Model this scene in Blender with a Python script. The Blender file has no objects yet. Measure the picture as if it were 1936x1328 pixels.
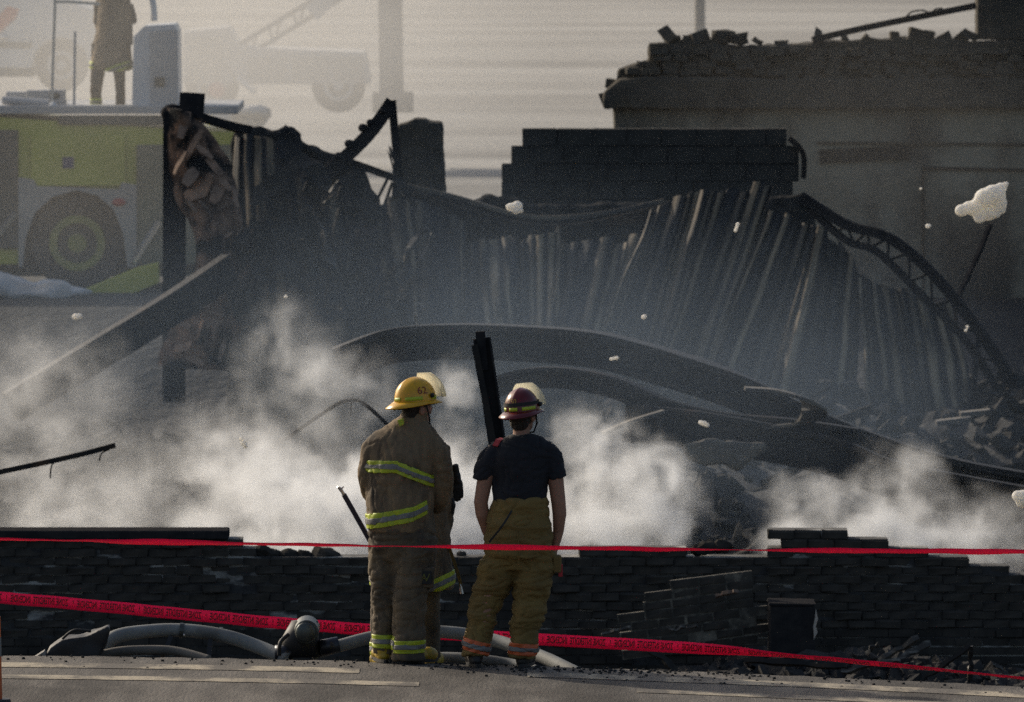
import bpy, bmesh, math, random
from mathutils import Vector, Matrix, noise
R = math.radians
random.seed(7)
sc = bpy.context.scene

# ------------------------------------------------------------------ camera, sky, sun, exposure
F = 17101.0                     # focal length in photo pixels (photo is 1936 wide)
CH = 5.42                       # camera height over the road
PITCH = math.atan(959.0 / F)
cam = bpy.data.cameras.new('camera')
camo = bpy.data.objects.new('camera', cam)
sc.collection.objects.link(camo)
camo.location = (0, 0, CH)
camo.rotation_euler = (math.pi / 2 - PITCH, 0, 0)
cam.sensor_width = 36.0
cam.lens = 36.0 * F / 1936.0
cam.clip_start = 1.0
cam.clip_end = 6000
cam.dof.use_dof = True
cam.dof.focus_distance = 60.0
cam.dof.aperture_fstop = 7.5
sc.camera = camo

SUN_EL, SUN_AZ = R(27), R(-46)       # azimuth from +Y (away from the camera) towards +X
w = bpy.data.worlds.new('World'); sc.world = w; w.use_nodes = True
nt = w.node_tree
bg = nt.nodes['Background']
sky = nt.nodes.new('ShaderNodeTexSky')
sky.sky_type = 'NISHITA'; sky.sun_disc = False
sky.sun_elevation = SUN_EL; sky.sun_rotation = SUN_AZ
sky.dust_density = 4.0; sky.air_density = 1.0
nt.links.new(sky.outputs[0], bg.inputs[0])
bg.inputs[1].default_value = 0.13
sl = bpy.data.lights.new('sun', 'SUN'); slo = bpy.data.objects.new('sun', sl)
sc.collection.objects.link(slo)
sdir = Vector((math.sin(SUN_AZ) * math.cos(SUN_EL), math.cos(SUN_AZ) * math.cos(SUN_EL), math.sin(SUN_EL)))
slo.rotation_euler = sdir.to_track_quat('Z', 'Y').to_euler()
slo.location = (-20, 80, 30)
sl.energy = 3.7; sl.angle = R(1.0); sl.color = (1.0, 0.895, 0.735)
sc.view_settings.view_transform = 'Standard'
sc.view_settings.look = 'None'
sc.view_settings.exposure = -0.15
sc.view_settings.gamma = 1.0
cy = sc.cycles
cy.use_denoising = False
cy.max_bounces = 6; cy.diffuse_bounces = 3; cy.glossy_bounces = 2; cy.transmission_bounces = 4
cy.transparent_max_bounces = 12; cy.volume_bounces = 2
cy.volume_step_rate = 2.5; cy.volume_max_steps = 200
cy.sample_clamp_direct = 0
cy.use_adaptive_sampling = True; cy.adaptive_threshold = 0.015
cy.sample_clamp_indirect = 2.0

# ------------------------------------------------------------------ helpers
UPV = Vector((0, math.sin(PITCH), math.cos(PITCH)))
FWD = Vector((0, math.cos(PITCH), -math.sin(PITCH)))
def P(px, py, Y):
    """world point that stands at distance Y and shows at photo pixel (px, py)"""
    d = FWD + Vector(((px - 968) / F, 0, 0)) + UPV * (-(py - 664) / F)
    d *= Y / d.y
    return Vector((d.x, Y, CH + d.z))
COL = sc.collection
def sm(a, b, x):
    t = max(0.0, min(1.0, (x - a) / (b - a))); return t * t * (3 - 2 * t)
def lerp(a, b, t): return a + (b - a) * t

MATS = {}
def mat(name, c1, c2=None, scale=6.0, detail=6.0, lo=0.4, hi=0.62, rough=0.8, bump=0.0, bscale=None, metal=0.0,
        stretch=(1, 1, 1), spec=0.5, c3=None, s3=1.5, lo3=.55, hi3=.7, bdist=0.02, st3=(1, 1, 1)):
    if name in MATS: return MATS[name]
    m = bpy.data.materials.new(name); m.use_nodes = True
    n = m.node_tree; L = n.links; b = n.nodes['Principled BSDF']
    b.inputs['Roughness'].default_value = rough
    b.inputs['Metallic'].default_value = metal
    b.inputs['Specular IOR Level'].default_value = spec
    tc = n.nodes.new('ShaderNodeTexCoord')
    def nz(s, d, st):
        mp = n.nodes.new('ShaderNodeMapping'); mp.inputs['Scale'].default_value = st
        L.new(tc.outputs['Object'], mp.inputs[0])
        t = n.nodes.new('ShaderNodeTexNoise'); t.inputs['Scale'].default_value = s; t.inputs['Detail'].default_value = d
        t.inputs['Roughness'].default_value = .6
        L.new(mp.outputs[0], t.inputs['Vector']); return t
    def ramp(t, lo, hi):
        r = n.nodes.new('ShaderNodeMapRange'); r.inputs['From Min'].default_value = lo; r.inputs['From Max'].default_value = hi
        L.new(t.outputs['Fac'], r.inputs['Value']); return r
    c = None
    if c2:
        r = ramp(nz(scale, detail, stretch), lo, hi)
        mx = n.nodes.new('ShaderNodeMix'); mx.data_type = 'RGBA'
        mx.inputs['A'].default_value = (*c1, 1); mx.inputs['B'].default_value = (*c2, 1)
        L.new(r.outputs[0], mx.inputs['Factor']); c = mx.outputs['Result']
    if c3:
        r = ramp(nz(s3, 5, st3), lo3, hi3)
        mx = n.nodes.new('ShaderNodeMix'); mx.data_type = 'RGBA'
        if c: L.new(c, mx.inputs['A'])
        else: mx.inputs['A'].default_value = (*c1, 1)
        mx.inputs['B'].default_value = (*c3, 1)
        L.new(r.outputs[0], mx.inputs['Factor']); c = mx.outputs['Result']
    if c: L.new(c, b.inputs['Base Color'])
    else: b.inputs['Base Color'].default_value = (*c1, 1)
    if bump:
        bp = n.nodes.new('ShaderNodeBump'); bp.inputs['Strength'].default_value = bump; bp.inputs['Distance'].default_value = bdist
        t = nz(bscale or scale * 3, 6, stretch)
        L.new(t.outputs['Fac'], bp.inputs['Height']); L.new(bp.outputs[0], b.inputs['Normal'])
    MATS[name] = m
    return m

def tag(o, label=None, cat=None, group=None, kind=None):
    if label: o['label'] = label
    if cat: o['category'] = cat
    if group: o['group'] = group
    if kind: o['kind'] = kind
    return o
def thing(name, loc, label, cat, group=None):
    o = bpy.data.objects.new(name, None); COL.objects.link(o); o.location = loc; o.empty_display_size = .2
    return tag(o, label, cat, group)
def origin_of(o):
    v = Vector((0, 0, 0))
    while o: v += o.location; o = o.parent
    return v
def put(name, me, m, parent=None, base=None):
    """link a mesh given in world coordinates as one object"""
    off = origin_of(parent) if parent else Vector(base if base is not None else (0, 0, 0))
    me.transform(Matrix.Translation(-off))
    me.name = name
    o = bpy.data.objects.new(name, me); COL.objects.link(o)
    if parent: o.parent = parent
    else: o.location = off
    if m is not None:
        me.materials.clear()
        for k in (m if isinstance(m, (list, tuple)) else [m]): me.materials.append(k)
    return o

class MB:
    def __init__(s): s.v = []; s.f = []; s.mi = []; s.cur = 0
    def add(s, vs, fs):
        k = len(s.v); s.v += [Vector(v) for v in vs]
        for f in fs: s.f.append([i + k for i in f]); s.mi.append(s.cur)
        return s
    def hexa(s, a):     # 8 corners: bottom ring 4, top ring 4
        return s.add(a, [(3, 2, 1, 0), (4, 5, 6, 7), (0, 1, 5, 4), (1, 2, 6, 5), (2, 3, 7, 6), (3, 0, 4, 7)])
    def box(s, lo, hi):
        x0, y0, z0 = lo; x1, y1, z1 = hi
        return s.hexa([(x0, y0, z0), (x1, y0, z0), (x1, y1, z0), (x0, y1, z0), (x0, y0, z1), (x1, y0, z1), (x1, y1, z1), (x0, y1, z1)])
    def sweep(s, prof, path, up=(0, 0, 1), scales=None, cap=True, closed=False):
        path = [Vector(p) for p in path]; up = Vector(up); n = len(prof); rings = []
        for i, p in enumerate(path):
            if closed: t = path[(i + 1) % len(path)] - path[i - 1]
            else: t = path[min(i + 1, len(path) - 1)] - path[max(i - 1, 0)]
            t.normalize(); sd = t.cross(up)
            if sd.length < 1e-4: sd = t.cross(Vector((0, 1, 0)))
            sd.normalize(); u = sd.cross(t).normalized()
            k = scales[i] if scales else 1.0
            rings.append([p + sd * a * k + u * b * k for a, b in prof])
        vs = [v for r in rings for v in r]; fs = []
        m = len(path)
        for i in range(m if closed else m - 1):
            j = (i + 1) % m
            for q in range(n): fs.append((i * n + q, i * n + (q + 1) % n, j * n + (q + 1) % n, j * n + q))
        if cap and not closed: fs += [tuple(range(n))[::-1], tuple((m - 1) * n + q for q in range(n))]
        return s.add(vs, fs)
    def tube(s, path, r, seg=10, up=(0, 0, 1), closed=False):
        rr = r if isinstance(r, (list, tuple)) else [r] * len(path)
        return s.sweep([(math.cos(a) , math.sin(a)) for a in [2 * math.pi * q / seg for q in range(seg)]], path, up, rr, True, closed)
    def bar(s, a, b, wx, wz, up=(0, 0, 1)):
        return s.sweep([(-wx / 2, -wz / 2), (wx / 2, -wz / 2), (wx / 2, wz / 2), (-wx / 2, wz / 2)], [a, b], up)
    def loft(s, rings):   # rings: list of (center, rx, ry, [yaw]) horizontal ellipses
        n = 24; vs = []; fs = []
        for c in rings:
            cc, rx, ry = Vector(c[0]), c[1], c[2]; yw = c[3] if len(c) > 3 else 0
            for q in range(n):
                a = 2 * math.pi * q / n; x, y = rx * math.cos(a), ry * math.sin(a)
                vs.append(cc + Vector((x * math.cos(yw) - y * math.sin(yw), x * math.sin(yw) + y * math.cos(yw), 0)))
        for i in range(len(rings) - 1):
            for q in range(n): fs.append((i * n + q, i * n + (q + 1) % n, (i + 1) * n + (q + 1) % n, (i + 1) * n + q))
        fs += [tuple(range(n))[::-1], tuple((len(rings) - 1) * n + q for q in range(n))]
        return s.add(vs, fs)
    def ell(s, c, r, rot=None, nu=20, nv=12):
        vs = []; fs = []; c = Vector(c)
        for i in range(nv + 1):
            th = math.pi * i / nv
            for j in range(nu):
                ph = 2 * math.pi * j / nu
                v = Vector((r[0] * math.sin(th) * math.cos(ph), r[1] * math.sin(th) * math.sin(ph), r[2] * math.cos(th)))
                if rot: v = rot @ v
                vs.append(c + v)
        for i in range(nv):
            for j in range(nu): fs.append((i * nu + j, (i + 1) * nu + j, (i + 1) * nu + (j + 1) % nu, i * nu + (j + 1) % nu))
        return s.add(vs, fs)
    def poly(s, pts, y0, y1):      # outline [(x,z)] extruded from y0 to y1
        n = len(pts)
        vs = [(x, y0, z) for x, z in pts] + [(x, y1, z) for x, z in pts]
        return s.add(vs, [tuple(range(n)), tuple(range(n, 2 * n))[::-1]] + [(i, i + n, (i + 1) % n + n, (i + 1) % n) for i in range(n)])
    def mesh(s, smooth=False, merge=0.0, tri=False):
        me = bpy.data.meshes.new('m'); me.from_pydata(s.v, [], s.f)
        for p, k in zip(me.polygons, s.mi): p.material_index = k
        bm = bmesh.new(); bm.from_mesh(me)
        if merge: bmesh.ops.remove_doubles(bm, verts=bm.verts, dist=merge)
        bmesh.ops.recalc_face_normals(bm, faces=bm.faces)
        if tri: bmesh.ops.triangulate(bm, faces=bm.faces)
        bm.to_mesh(me); bm.free()
        if smooth:
            for p in me.polygons: p.use_smooth = True
        return me
    def build(s, name, m, parent=None, base=None, smooth=False, bevel=0.0, **k):
        me = s.mesh(smooth, **k)
        if bevel:
            bm = bmesh.new(); bm.from_mesh(me)
            bmesh.ops.bevel(bm, geom=list(bm.edges), offset=bevel, segments=1, affect='EDGES', clamp_overlap=True)
            bm.to_mesh(me); bm.free()
        return put(name, me, m, parent, base)

def spline(pts, n=8):
    pts = [Vector(p) for p in pts]; out = []
    for i in range(len(pts) - 1):
        a, b, c, d = pts[max(i - 1, 0)], pts[i], pts[i + 1], pts[min(i + 2, len(pts) - 1)]
        for k in range(n):
            t = k / n
            out.append(.5 * ((2 * b) + (c - a) * t + (2 * a - 5 * b + 4 * c - d) * t * t + (3 * b - a - 3 * c + d) * t ** 3))
    out.append(pts[-1]); return out
def IPROF(h, b, tw=.03, tf=.04):
    h /= 2; b /= 2; tw /= 2
    return [(-b, -h), (b, -h), (b, -h + tf), (tw, -h + tf), (tw, h - tf), (b, h - tf), (b, h), (-b, h), (-b, h - tf), (-tw, h - tf), (-tw, -h + tf), (-b, -h + tf)]

def evaluated(me, mods):
    o = bpy.data.objects.new('tmp', me); COL.objects.link(o)
    for typ, kw in mods:
        md = o.modifiers.new('m', typ)
        for k, v in kw.items(): setattr(md, k, v)
    dg = bpy.context.evaluated_depsgraph_get(); dg.update()
    out = bpy.data.meshes.new_from_object(o.evaluated_get(dg))
    bpy.data.objects.remove(o); return out
def fuse(mb, voxel=.009, smooth=5, disp=None):
    me = evaluated(mb.mesh(), [('REMESH', dict(mode='VOXEL', voxel_size=voxel)), ('SMOOTH', dict(factor=.5, iterations=smooth))])
    if disp:
        vn = [v.normal.copy() for v in me.vertices]
        for v, nn in zip(me.vertices, vn): v.co += nn * disp(v.co)
    for p in me.polygons: p.use_smooth = True
    me.update(); return me
def band(src, co, no, wd, push, keep=None, thick=.003):
    """a strip of a garment between two parallel planes, lifted off it"""
    bm = bmesh.new(); bm.from_mesh(src); no = Vector(no).normalized(); co = Vector(co)
    if keep:
        bad = [f for f in bm.faces if not keep(f.calc_center_median())]
        bmesh.ops.delete(bm, geom=bad, context='FACES')
    bmesh.ops.bisect_plane(bm, geom=bm.verts[:] + bm.edges[:] + bm.faces[:], plane_co=co + no * wd / 2, plane_no=no, clear_outer=True)
    bmesh.ops.bisect_plane(bm, geom=bm.verts[:] + bm.edges[:] + bm.faces[:], plane_co=co - no * wd / 2, plane_no=no, clear_inner=True)
    bm.normal_update()
    ns = [(v, v.normal.copy()) for v in bm.verts]
    dn = {v: n for v, n in ns}
    for v, n in ns: v.co += n * push
    ed = [e for e in bm.edges if e.is_boundary]
    ex = bmesh.ops.extrude_edge_only(bm, edges=ed)['geom']      # turn the rim back down onto the cloth
    old = {}
    for e in ex:
        if isinstance(e, bmesh.types.BMVert):
            src_v = min((le.other_vert(e) for le in e.link_edges), key=lambda u: (u.co - e.co).length)
            old[e] = dn.get(src_v)
    for v, n in old.items():
        if n: v.co -= n * (push + .003)
    bmesh.ops.recalc_face_normals(bm, faces=bm.faces)
    me = bpy.data.meshes.new('band'); bm.to_mesh(me); bm.free()
    for p in me.polygons: p.use_smooth = True
    return me
def stripe(src, parent, co, no, wd, keep=None, outer=None, name='reflective_stripe', push=.004):
    o = put(name, band(src, co, no, wd, push, keep), outer, parent)
    put('silver_strip', band(src, co, no, wd * .36, push + .004, keep), MATS['silver_tape'], o)
    return o
def text_mesh(s, size=1.0, ext=0.0, off=0.0):
    cu = bpy.data.curves.new('t', 'FONT'); cu.body = s; cu.size = size; cu.extrude = ext; cu.offset = off; cu.align_x = 'CENTER'; cu.align_y = 'CENTER'; cu.resolution_u = 3
    o = bpy.data.objects.new('t', cu); COL.objects.link(o)
    dg = bpy.context.evaluated_depsgraph_get(); dg.update()
    me = bpy.data.meshes.new_from_object(o.evaluated_get(dg)); bpy.data.objects.remove(o); return me
def nz3(p, s): return noise.noise(Vector(p) * s)

# ------------------------------------------------------------------ materials
mat('asphalt', (.075, .068, .062), (.165, .15, .132), scale=5, detail=12, lo=.32, hi=.7, rough=.95, bump=.9, bscale=45, c3=(.052, .047, .043), s3=2.2, lo3=.47, hi3=.62, st3=(.5, .16, 1), bdist=.012, spec=.2, stretch=(1, .16, 1))
mat('road_paint', (.38, .33, .25), (.13, .117, .102), scale=4, detail=12, lo=.42, hi=.56, rough=.95, stretch=(.7, .3, 1), bump=.6, bscale=45, bdist=.01, spec=.2)
mat('char', (.03, .03, .03), (.052, .05, .047), scale=4, rough=.75, bump=.6, bscale=14, spec=.0)
mat('char_steel', (.022, .022, .023), (.038, .033, .029), scale=5, rough=.55, metal=.2, bump=.3, bscale=20, c3=(.07, .045, .03), s3=2.5, lo3=.6, hi3=.75, spec=.12)
mat('char_black', (.026, .026, .028), (.04, .038, .038), scale=8, rough=.6, bump=.3, bscale=30, spec=.0)
mat('soot_brick', (.038, .036, .033), (.068, .062, .054), scale=3.5, rough=.9, bump=.5, bscale=40, bdist=.006, c3=(.12, .092, .068), s3=1.7, lo3=.58, hi3=.8, spec=.0)
mat('brown_brick', (.32, .215, .15), (.17, .115, .085), scale=5, rough=.9, bump=.6, bscale=25, c3=(.03, .028, .027), s3=2.0, lo3=.55, hi3=.68)
mat('mortar', (.03, .03, .03), (.045, .045, .045), scale=12, rough=.95, c3=(.33, .32, .295), s3=2.4, lo3=.54, hi3=.62, st3=(.6, 1, 1.6))
mat('mortar_pale', (.06, .056, .047), (.21, .19, .15), scale=7, rough=.95, lo=.45, hi=.65)
mat('block', (.048, .047, .044), (.064, .062, .056), scale=3, rough=.95, bump=.4, bscale=30, spec=.12)
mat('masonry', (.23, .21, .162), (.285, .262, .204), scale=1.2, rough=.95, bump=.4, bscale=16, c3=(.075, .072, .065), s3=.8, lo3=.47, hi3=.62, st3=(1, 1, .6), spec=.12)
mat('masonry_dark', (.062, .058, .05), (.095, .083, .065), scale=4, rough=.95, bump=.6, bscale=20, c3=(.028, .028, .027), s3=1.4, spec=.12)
mat('rubble', (.032, .032, .032), (.06, .056, .052), scale=3, rough=.95, bump=.8, bscale=9, bdist=.06, c3=(.075, .065, .055), s3=2.5, lo3=.62, hi3=.75, spec=.12)
mat('burnt_lath', (.30, .19, .13), (.16, .1, .07), scale=5, rough=.9, bump=.6, bscale=18, c3=(.02, .021, .022), s3=2.6, lo3=.43, hi3=.56, spec=.12)
mat('ash_wood', (.05, .048, .045), (.2, .19, .17), scale=8, rough=.9, lo=.5, hi=.66, stretch=(1, 1, 4))
def sheet_mat():
    m = bpy.data.materials.new('sheet'); m.use_nodes = True; n = m.node_tree; L = n.links; b = n.nodes['Principled BSDF']
    b.inputs['Roughness'].default_value = .75; b.inputs['Specular IOR Level'].default_value = .15
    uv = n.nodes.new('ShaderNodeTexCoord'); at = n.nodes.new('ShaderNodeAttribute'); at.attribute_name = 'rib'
    def nzt(sc_, st):
        mp = n.nodes.new('ShaderNodeMapping'); mp.inputs['Scale'].default_value = st; L.new(uv.outputs['UV'], mp.inputs[0])
        t = n.nodes.new('ShaderNodeTexNoise'); t.inputs['Scale'].default_value = sc_; t.inputs['Detail'].default_value = 6; L.new(mp.outputs[0], t.inputs['Vector']); return t.outputs['Fac']
    def mr(v, a, c):
        r = n.nodes.new('ShaderNodeMapRange'); r.inputs['From Min'].default_value = a; r.inputs['From Max'].default_value = c; L.new(v, r.inputs['Value']); return r.outputs[0]
    def mix(f, a, c):
        x = n.nodes.new('ShaderNodeMix'); x.data_type = 'RGBA'; L.new(f, x.inputs['Factor'])
        for s_, v in (('A', a), ('B', c)):
            if isinstance(v, tuple): x.inputs[s_].default_value = (*v, 1)
            else: L.new(v, x.inputs[s_])
        return x.outputs['Result']
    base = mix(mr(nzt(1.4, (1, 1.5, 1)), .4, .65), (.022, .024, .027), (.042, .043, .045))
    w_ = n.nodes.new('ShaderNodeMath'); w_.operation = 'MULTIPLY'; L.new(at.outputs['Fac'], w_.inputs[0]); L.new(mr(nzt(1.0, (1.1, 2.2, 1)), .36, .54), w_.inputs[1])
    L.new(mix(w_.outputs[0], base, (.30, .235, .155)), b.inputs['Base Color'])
    MATS['sheet'] = m
sheet_mat()
mat('tin', (.07, .066, .06), (.12, .105, .085), scale=4, rough=.7, bump=.3, bscale=14, spec=.2, c3=(.03, .03, .03), s3=3, lo3=.45, hi3=.6)
mat('sheet_pale', (.16, .135, .1), (.055, .052, .05), scale=2.4, rough=.65, metal=.1, lo=.42, hi=.62)
mat('tape_print', (.10, .006, .016), rough=.5)
mat('hose', (.2, .21, .205), (.15, .155, .15), scale=5, rough=.75, bump=.25, bscale=120, bdist=.002, c3=(.09, .09, .085), s3=2.2)
mat('hose_tan', (.16, .14, .115), (.11, .1, .085), scale=6, rough=.8, bump=.2, bscale=120, bdist=.002)
mat('alloy', (.09, .1, .095), (.05, .052, .05), scale=6, rough=.45, metal=.6)
mat('black_rubber', (.012, .012, .013), rough=.6)
mat('dark_metal', (.03, .032, .04), rough=.4, metal=.5)
mat('bright_metal', (.55, .55, .55), rough=.3, metal=.9)
mat('coat', (.175, .124, .07), (.215, .153, .088), scale=5, rough=.9, bump=.5, bscale=220, bdist=.003, c3=(.06, .046, .032), s3=4.5, lo3=.45, hi3=.68, st3=(1.5, 1, .6))  # upright dark mottling paints fold shading into the cloth, along with dirt stains
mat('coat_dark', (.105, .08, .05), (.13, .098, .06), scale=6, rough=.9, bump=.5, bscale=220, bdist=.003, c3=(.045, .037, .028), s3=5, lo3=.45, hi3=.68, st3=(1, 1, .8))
mat('bunker_tan', (.16, .102, .028), (.195, .128, .036), scale=5, rough=.9, bump=.5, bscale=220, bdist=.003, c3=(.13, .085, .028), s3=4, lo3=.45, hi3=.75)
mat('lime_tape', (.42, .5, .02), (.36, .42, .03), scale=10, rough=.5)
mat('orange_tape', (.62, .12, .03), (.5, .1, .03), scale=10, rough=.55)
mat('silver_tape', (.2, .195, .185), (.14, .14, .135), scale=14, rough=.65)
mat('tshirt', (.009, .01, .014), (.014, .015, .02), scale=6, rough=.9)
mat('skin', (.33, .17, .11), (.28, .14, .09), scale=8, rough=.55)
mat('hair', (.018, .012, .009), rough=.55, bump=.8, bscale=160, c2=(.03, .02, .014), scale=40)
mat('helmet_yellow', (.68, .36, .012), (.58, .3, .012), scale=7, rough=.32, bump=.05, bscale=30, c3=(.4, .22, .02), s3=9, lo3=.62, hi3=.8)
mat('helmet_red', (.13, .008, .01), (.1, .007, .009), scale=7, rough=.25, bump=.04, bscale=30)
mat('number_red', (.2, .03, .015), rough=.5)
mat('number_gold', (.45, .26, .03), rough=.5)
mat('strap_black', (.012, .012, .012), rough=.7)
mat('strap_red', (.35, .02, .025), rough=.7)
mat('eye', (.3, .28, .26), rough=.2)
mat('rubber_yellow', (.42, .28, .02), (.3, .2, .02), scale=9, rough=.5, c3=(.06, .045, .02), s3=6)
mat('boot_black', (.015, .014, .014), (.03, .027, .024), scale=9, rough=.6)
mat('truck_yellow', (.45, .45, .045), (.39, .39, .045), scale=1.5, rough=.35, bump=.02)
mat('truck_grey', (.36, .345, .31), (.3, .285, .26), scale=2, rough=.5)
mat('truck_olive', (.15, .155, .1), (.12, .125, .085), scale=3, rough=.5)
mat('truck_dark', (.07, .073, .06), rough=.6)
mat('rim_yellow', (.26, .26, .05), (.18, .18, .05), scale=5, rough=.6)
mat('tyre', (.018, .018, .018), (.035, .033, .03), scale=4, rough=.85)
mat('white_paint', (.6, .62, .64), (.5, .52, .54), scale=2, rough=.35)
mat('pale_grey', (.45, .45, .45), (.38, .38, .38), scale=2, rough=.5)
mat('red_lamp', (.4, .03, .03), rough=.3)
mat('blue_mark', (.03, .04, .12), rough=.5)
mat('orange_plastic', (.6, .13, .03), (.5, .1, .025), scale=8, rough=.5)
mat('concrete', (.22, .21, .19), (.17, .16, .15), scale=2, rough=.9)
mat('snow', (.62, .62, .62), (.4, .39, .37), scale=1.5, rough=.8, bump=.6, bscale=8, bdist=.1)
def visor_mat():
    m = bpy.data.materials.new('visor'); m.use_nodes = True; n = m.node_tree; L = n.links
    b = n.nodes['Principled BSDF']; out = n.nodes['Material Output']
    b.inputs['Base Color'].default_value = (.8, .78, .66, 1); b.inputs['Roughness'].default_value = .25
    tr = n.nodes.new('ShaderNodeBsdfTransparent'); tr.inputs[0].default_value = (.95, .94, .86, 1)
    tl = n.nodes.new('ShaderNodeBsdfTranslucent'); tl.inputs[0].default_value = (.85, .82, .68, 1)
    a = n.nodes.new('ShaderNodeMixShader'); a.inputs[0].default_value = .6
    L.new(b.outputs[0], a.inputs[1]); L.new(tl.outputs[0], a.inputs[2])
    c = n.nodes.new('ShaderNodeMixShader'); c.inputs[0].default_value = .38
    L.new(a.outputs[0], c.inputs[1]); L.new(tr.outputs[0], c.inputs[2]); L.new(c.outputs[0], out.inputs[0])
    MATS['visor'] = m
visor_mat()
def thin_mat(name, c, ct, f, rough=.5):
    m = bpy.data.materials.new(name); m.use_nodes = True; n = m.node_tree; b = n.nodes['Principled BSDF']
    b.inputs['Base Color'].default_value = (*c, 1); b.inputs['Roughness'].default_value = rough
    t = n.nodes.new('ShaderNodeBsdfTranslucent'); t.inputs[0].default_value = (*ct, 1); x = n.nodes.new('ShaderNodeMixShader'); x.inputs[0].default_value = f
    n.links.new(b.outputs[0], x.inputs[1]); n.links.new(t.outputs[0], x.inputs[2]); n.links.new(x.outputs[0], n.nodes['Material Output'].inputs[0]); MATS[name] = m
    return m
thin_mat('tape_red', (.72, .035, .16), (.74, .035, .16), .5, .45)
fm = thin_mat('foam', (.92, .9, .85), (.95, .9, .8), .35, .9)
_b = fm.node_tree.nodes['Principled BSDF']; _b.inputs['Subsurface Weight'].default_value = .6; _b.inputs['Subsurface Radius'].default_value = (.15, .14, .12); _b.inputs['Subsurface Scale'].default_value = 1.0
M = MATS
# ------------------------------------------------------------------ the ground and the road
def edgeY(x):
    xx = max(-12, min(12, x)); return 59.62 - .34 * xx - .035 * xx * xx * (1 if abs(xx) < 5 else 5 / abs(xx))
def gh(x, Y):
    e = edgeY(x)
    if Y < e - .3: return -.08
    if Y < e + .45: return -.05 - .03 * sm(e + .1, e + .45, Y) + .015 * nz3((x, Y, 0), 5)
    z = lerp(-.08, -2.0, sm(e + .45, e + 4.2, Y))
    z += .10 * nz3((x, Y, 3), .9) * sm(e + .6, e + 3, Y)
    heap = sm(84, 93, Y) * (1 - sm(100, 104, Y)) * (.5 + .5 * sm(-1.2, 1.5, x))
    z += heap * (1.25 + .45 * nz3((x, Y, 9), .8) + .22 * nz3((x, Y, 4), 2.3))
    back = sm(100.5, 107.5, Y)
    z = lerp(z, .0, back)
    if Y > 112: z += .03 * nz3((x * .3, Y * .12, 1), .5) * sm(112, 150, Y)
    return z
xs = [-900, -400, -160, -80, -40, -24, -16, -12, -10] + [-8.5 + .14 * i for i in range(122)] + [10, 12, 16, 24, 40, 80, 160, 400, 900]
ys = [-60, 0, 30, 45, 54] + [56 + .12 * i for i in range(84)] + [66.2 + .3 * i for i in range(160)] + [115, 118, 122, 128, 135, 144, 155, 170, 190, 215, 250, 300, 360, 450, 600, 900, 1400]
g = MB(); g.v = [Vector((x, y, gh(x, y))) for y in ys for x in xs]
nx = len(xs)
for j in range(len(ys) - 1):
    for i in range(nx - 1): g.f.append((j * nx + i, j * nx + i + 1, (j + 1) * nx + i + 1, (j + 1) * nx + i)); g.mi.append(0)
def ground_mat():
    m = bpy.data.materials.new('ground'); m.use_nodes = True; n = m.node_tree; L = n.links; b = n.nodes['Principled BSDF']
    b.inputs['Roughness'].default_value = .9
    geo = n.nodes.new('ShaderNodeNewGeometry')
    def nzt(s, st, d=6):
        mp = n.nodes.new('ShaderNodeMapping'); mp.inputs['Scale'].default_value = st; L.new(geo.outputs['Position'], mp.inputs[0])
        t = n.nodes.new('ShaderNodeTexNoise'); t.inputs['Scale'].default_value = s; t.inputs['Detail'].default_value = d; L.new(mp.outputs[0], t.inputs['Vector']); return t.outputs['Fac']
    def mr(v, a, c):
        r = n.nodes.new('ShaderNodeMapRange'); r.inputs['From Min'].default_value = a; r.inputs['From Max'].default_value = c; L.new(v, r.inputs['Value']); return r.outputs[0]
    def mix(f, a, c):
        x = n.nodes.new('ShaderNodeMix'); x.data_type = 'RGBA'; L.new(f, x.inputs['Factor'])
        for s_, v in (('A', a), ('B', c)):
            if isinstance(v, tuple): x.inputs[s_].default_value = (*v, 1)
            else: L.new(v, x.inputs[s_])
        return x.outputs['Result']
    burnt = mix(mr(nzt(1.3, (1, 1, 1)), .42, .66), (.02, .02, .021), (.036, .035, .034))
    burnt = mix(mr(nzt(4, (1, 1, 1)), .6, .72), burnt, (.06, .056, .052))
    pale = mix(mr(nzt(.16, (.3, 1, 1), 7), .35, .65), (.21, .2, .182), (.36, .348, .32))
    pale = mix(mr(nzt(.11, (.25, 1, 1), 5), .5, .68), pale, (.16, .153, .14))
    sep = n.nodes.new('ShaderNodeSeparateXYZ'); L.new(geo.outputs['Position'], sep.inputs[0])
    ad = n.nodes.new('ShaderNodeMath'); ad.operation = 'MULTIPLY_ADD'; L.new(nzt(.5, (1, 1, 1)), ad.inputs[0]); ad.inputs[1].default_value = 6.0; L.new(sep.outputs['Y'], ad.inputs[2])
    L.new(mix(mr(ad.outputs[0], 117, 121), burnt, pale), b.inputs['Base Color'])
    bp = n.nodes.new('ShaderNodeBump'); bp.inputs['Strength'].default_value = .7; bp.inputs['Distance'].default_value = .05
    L.new(nzt(7, (1, 1, 1)), bp.inputs['Height']); L.new(bp.outputs[0], b.inputs['Normal'])
    M['ground'] = m; return m
tag(g.build('ground', ground_mat(), smooth=True), 'burnt ground of the site with pale frozen ground beyond', 'ground', kind='structure')

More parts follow.
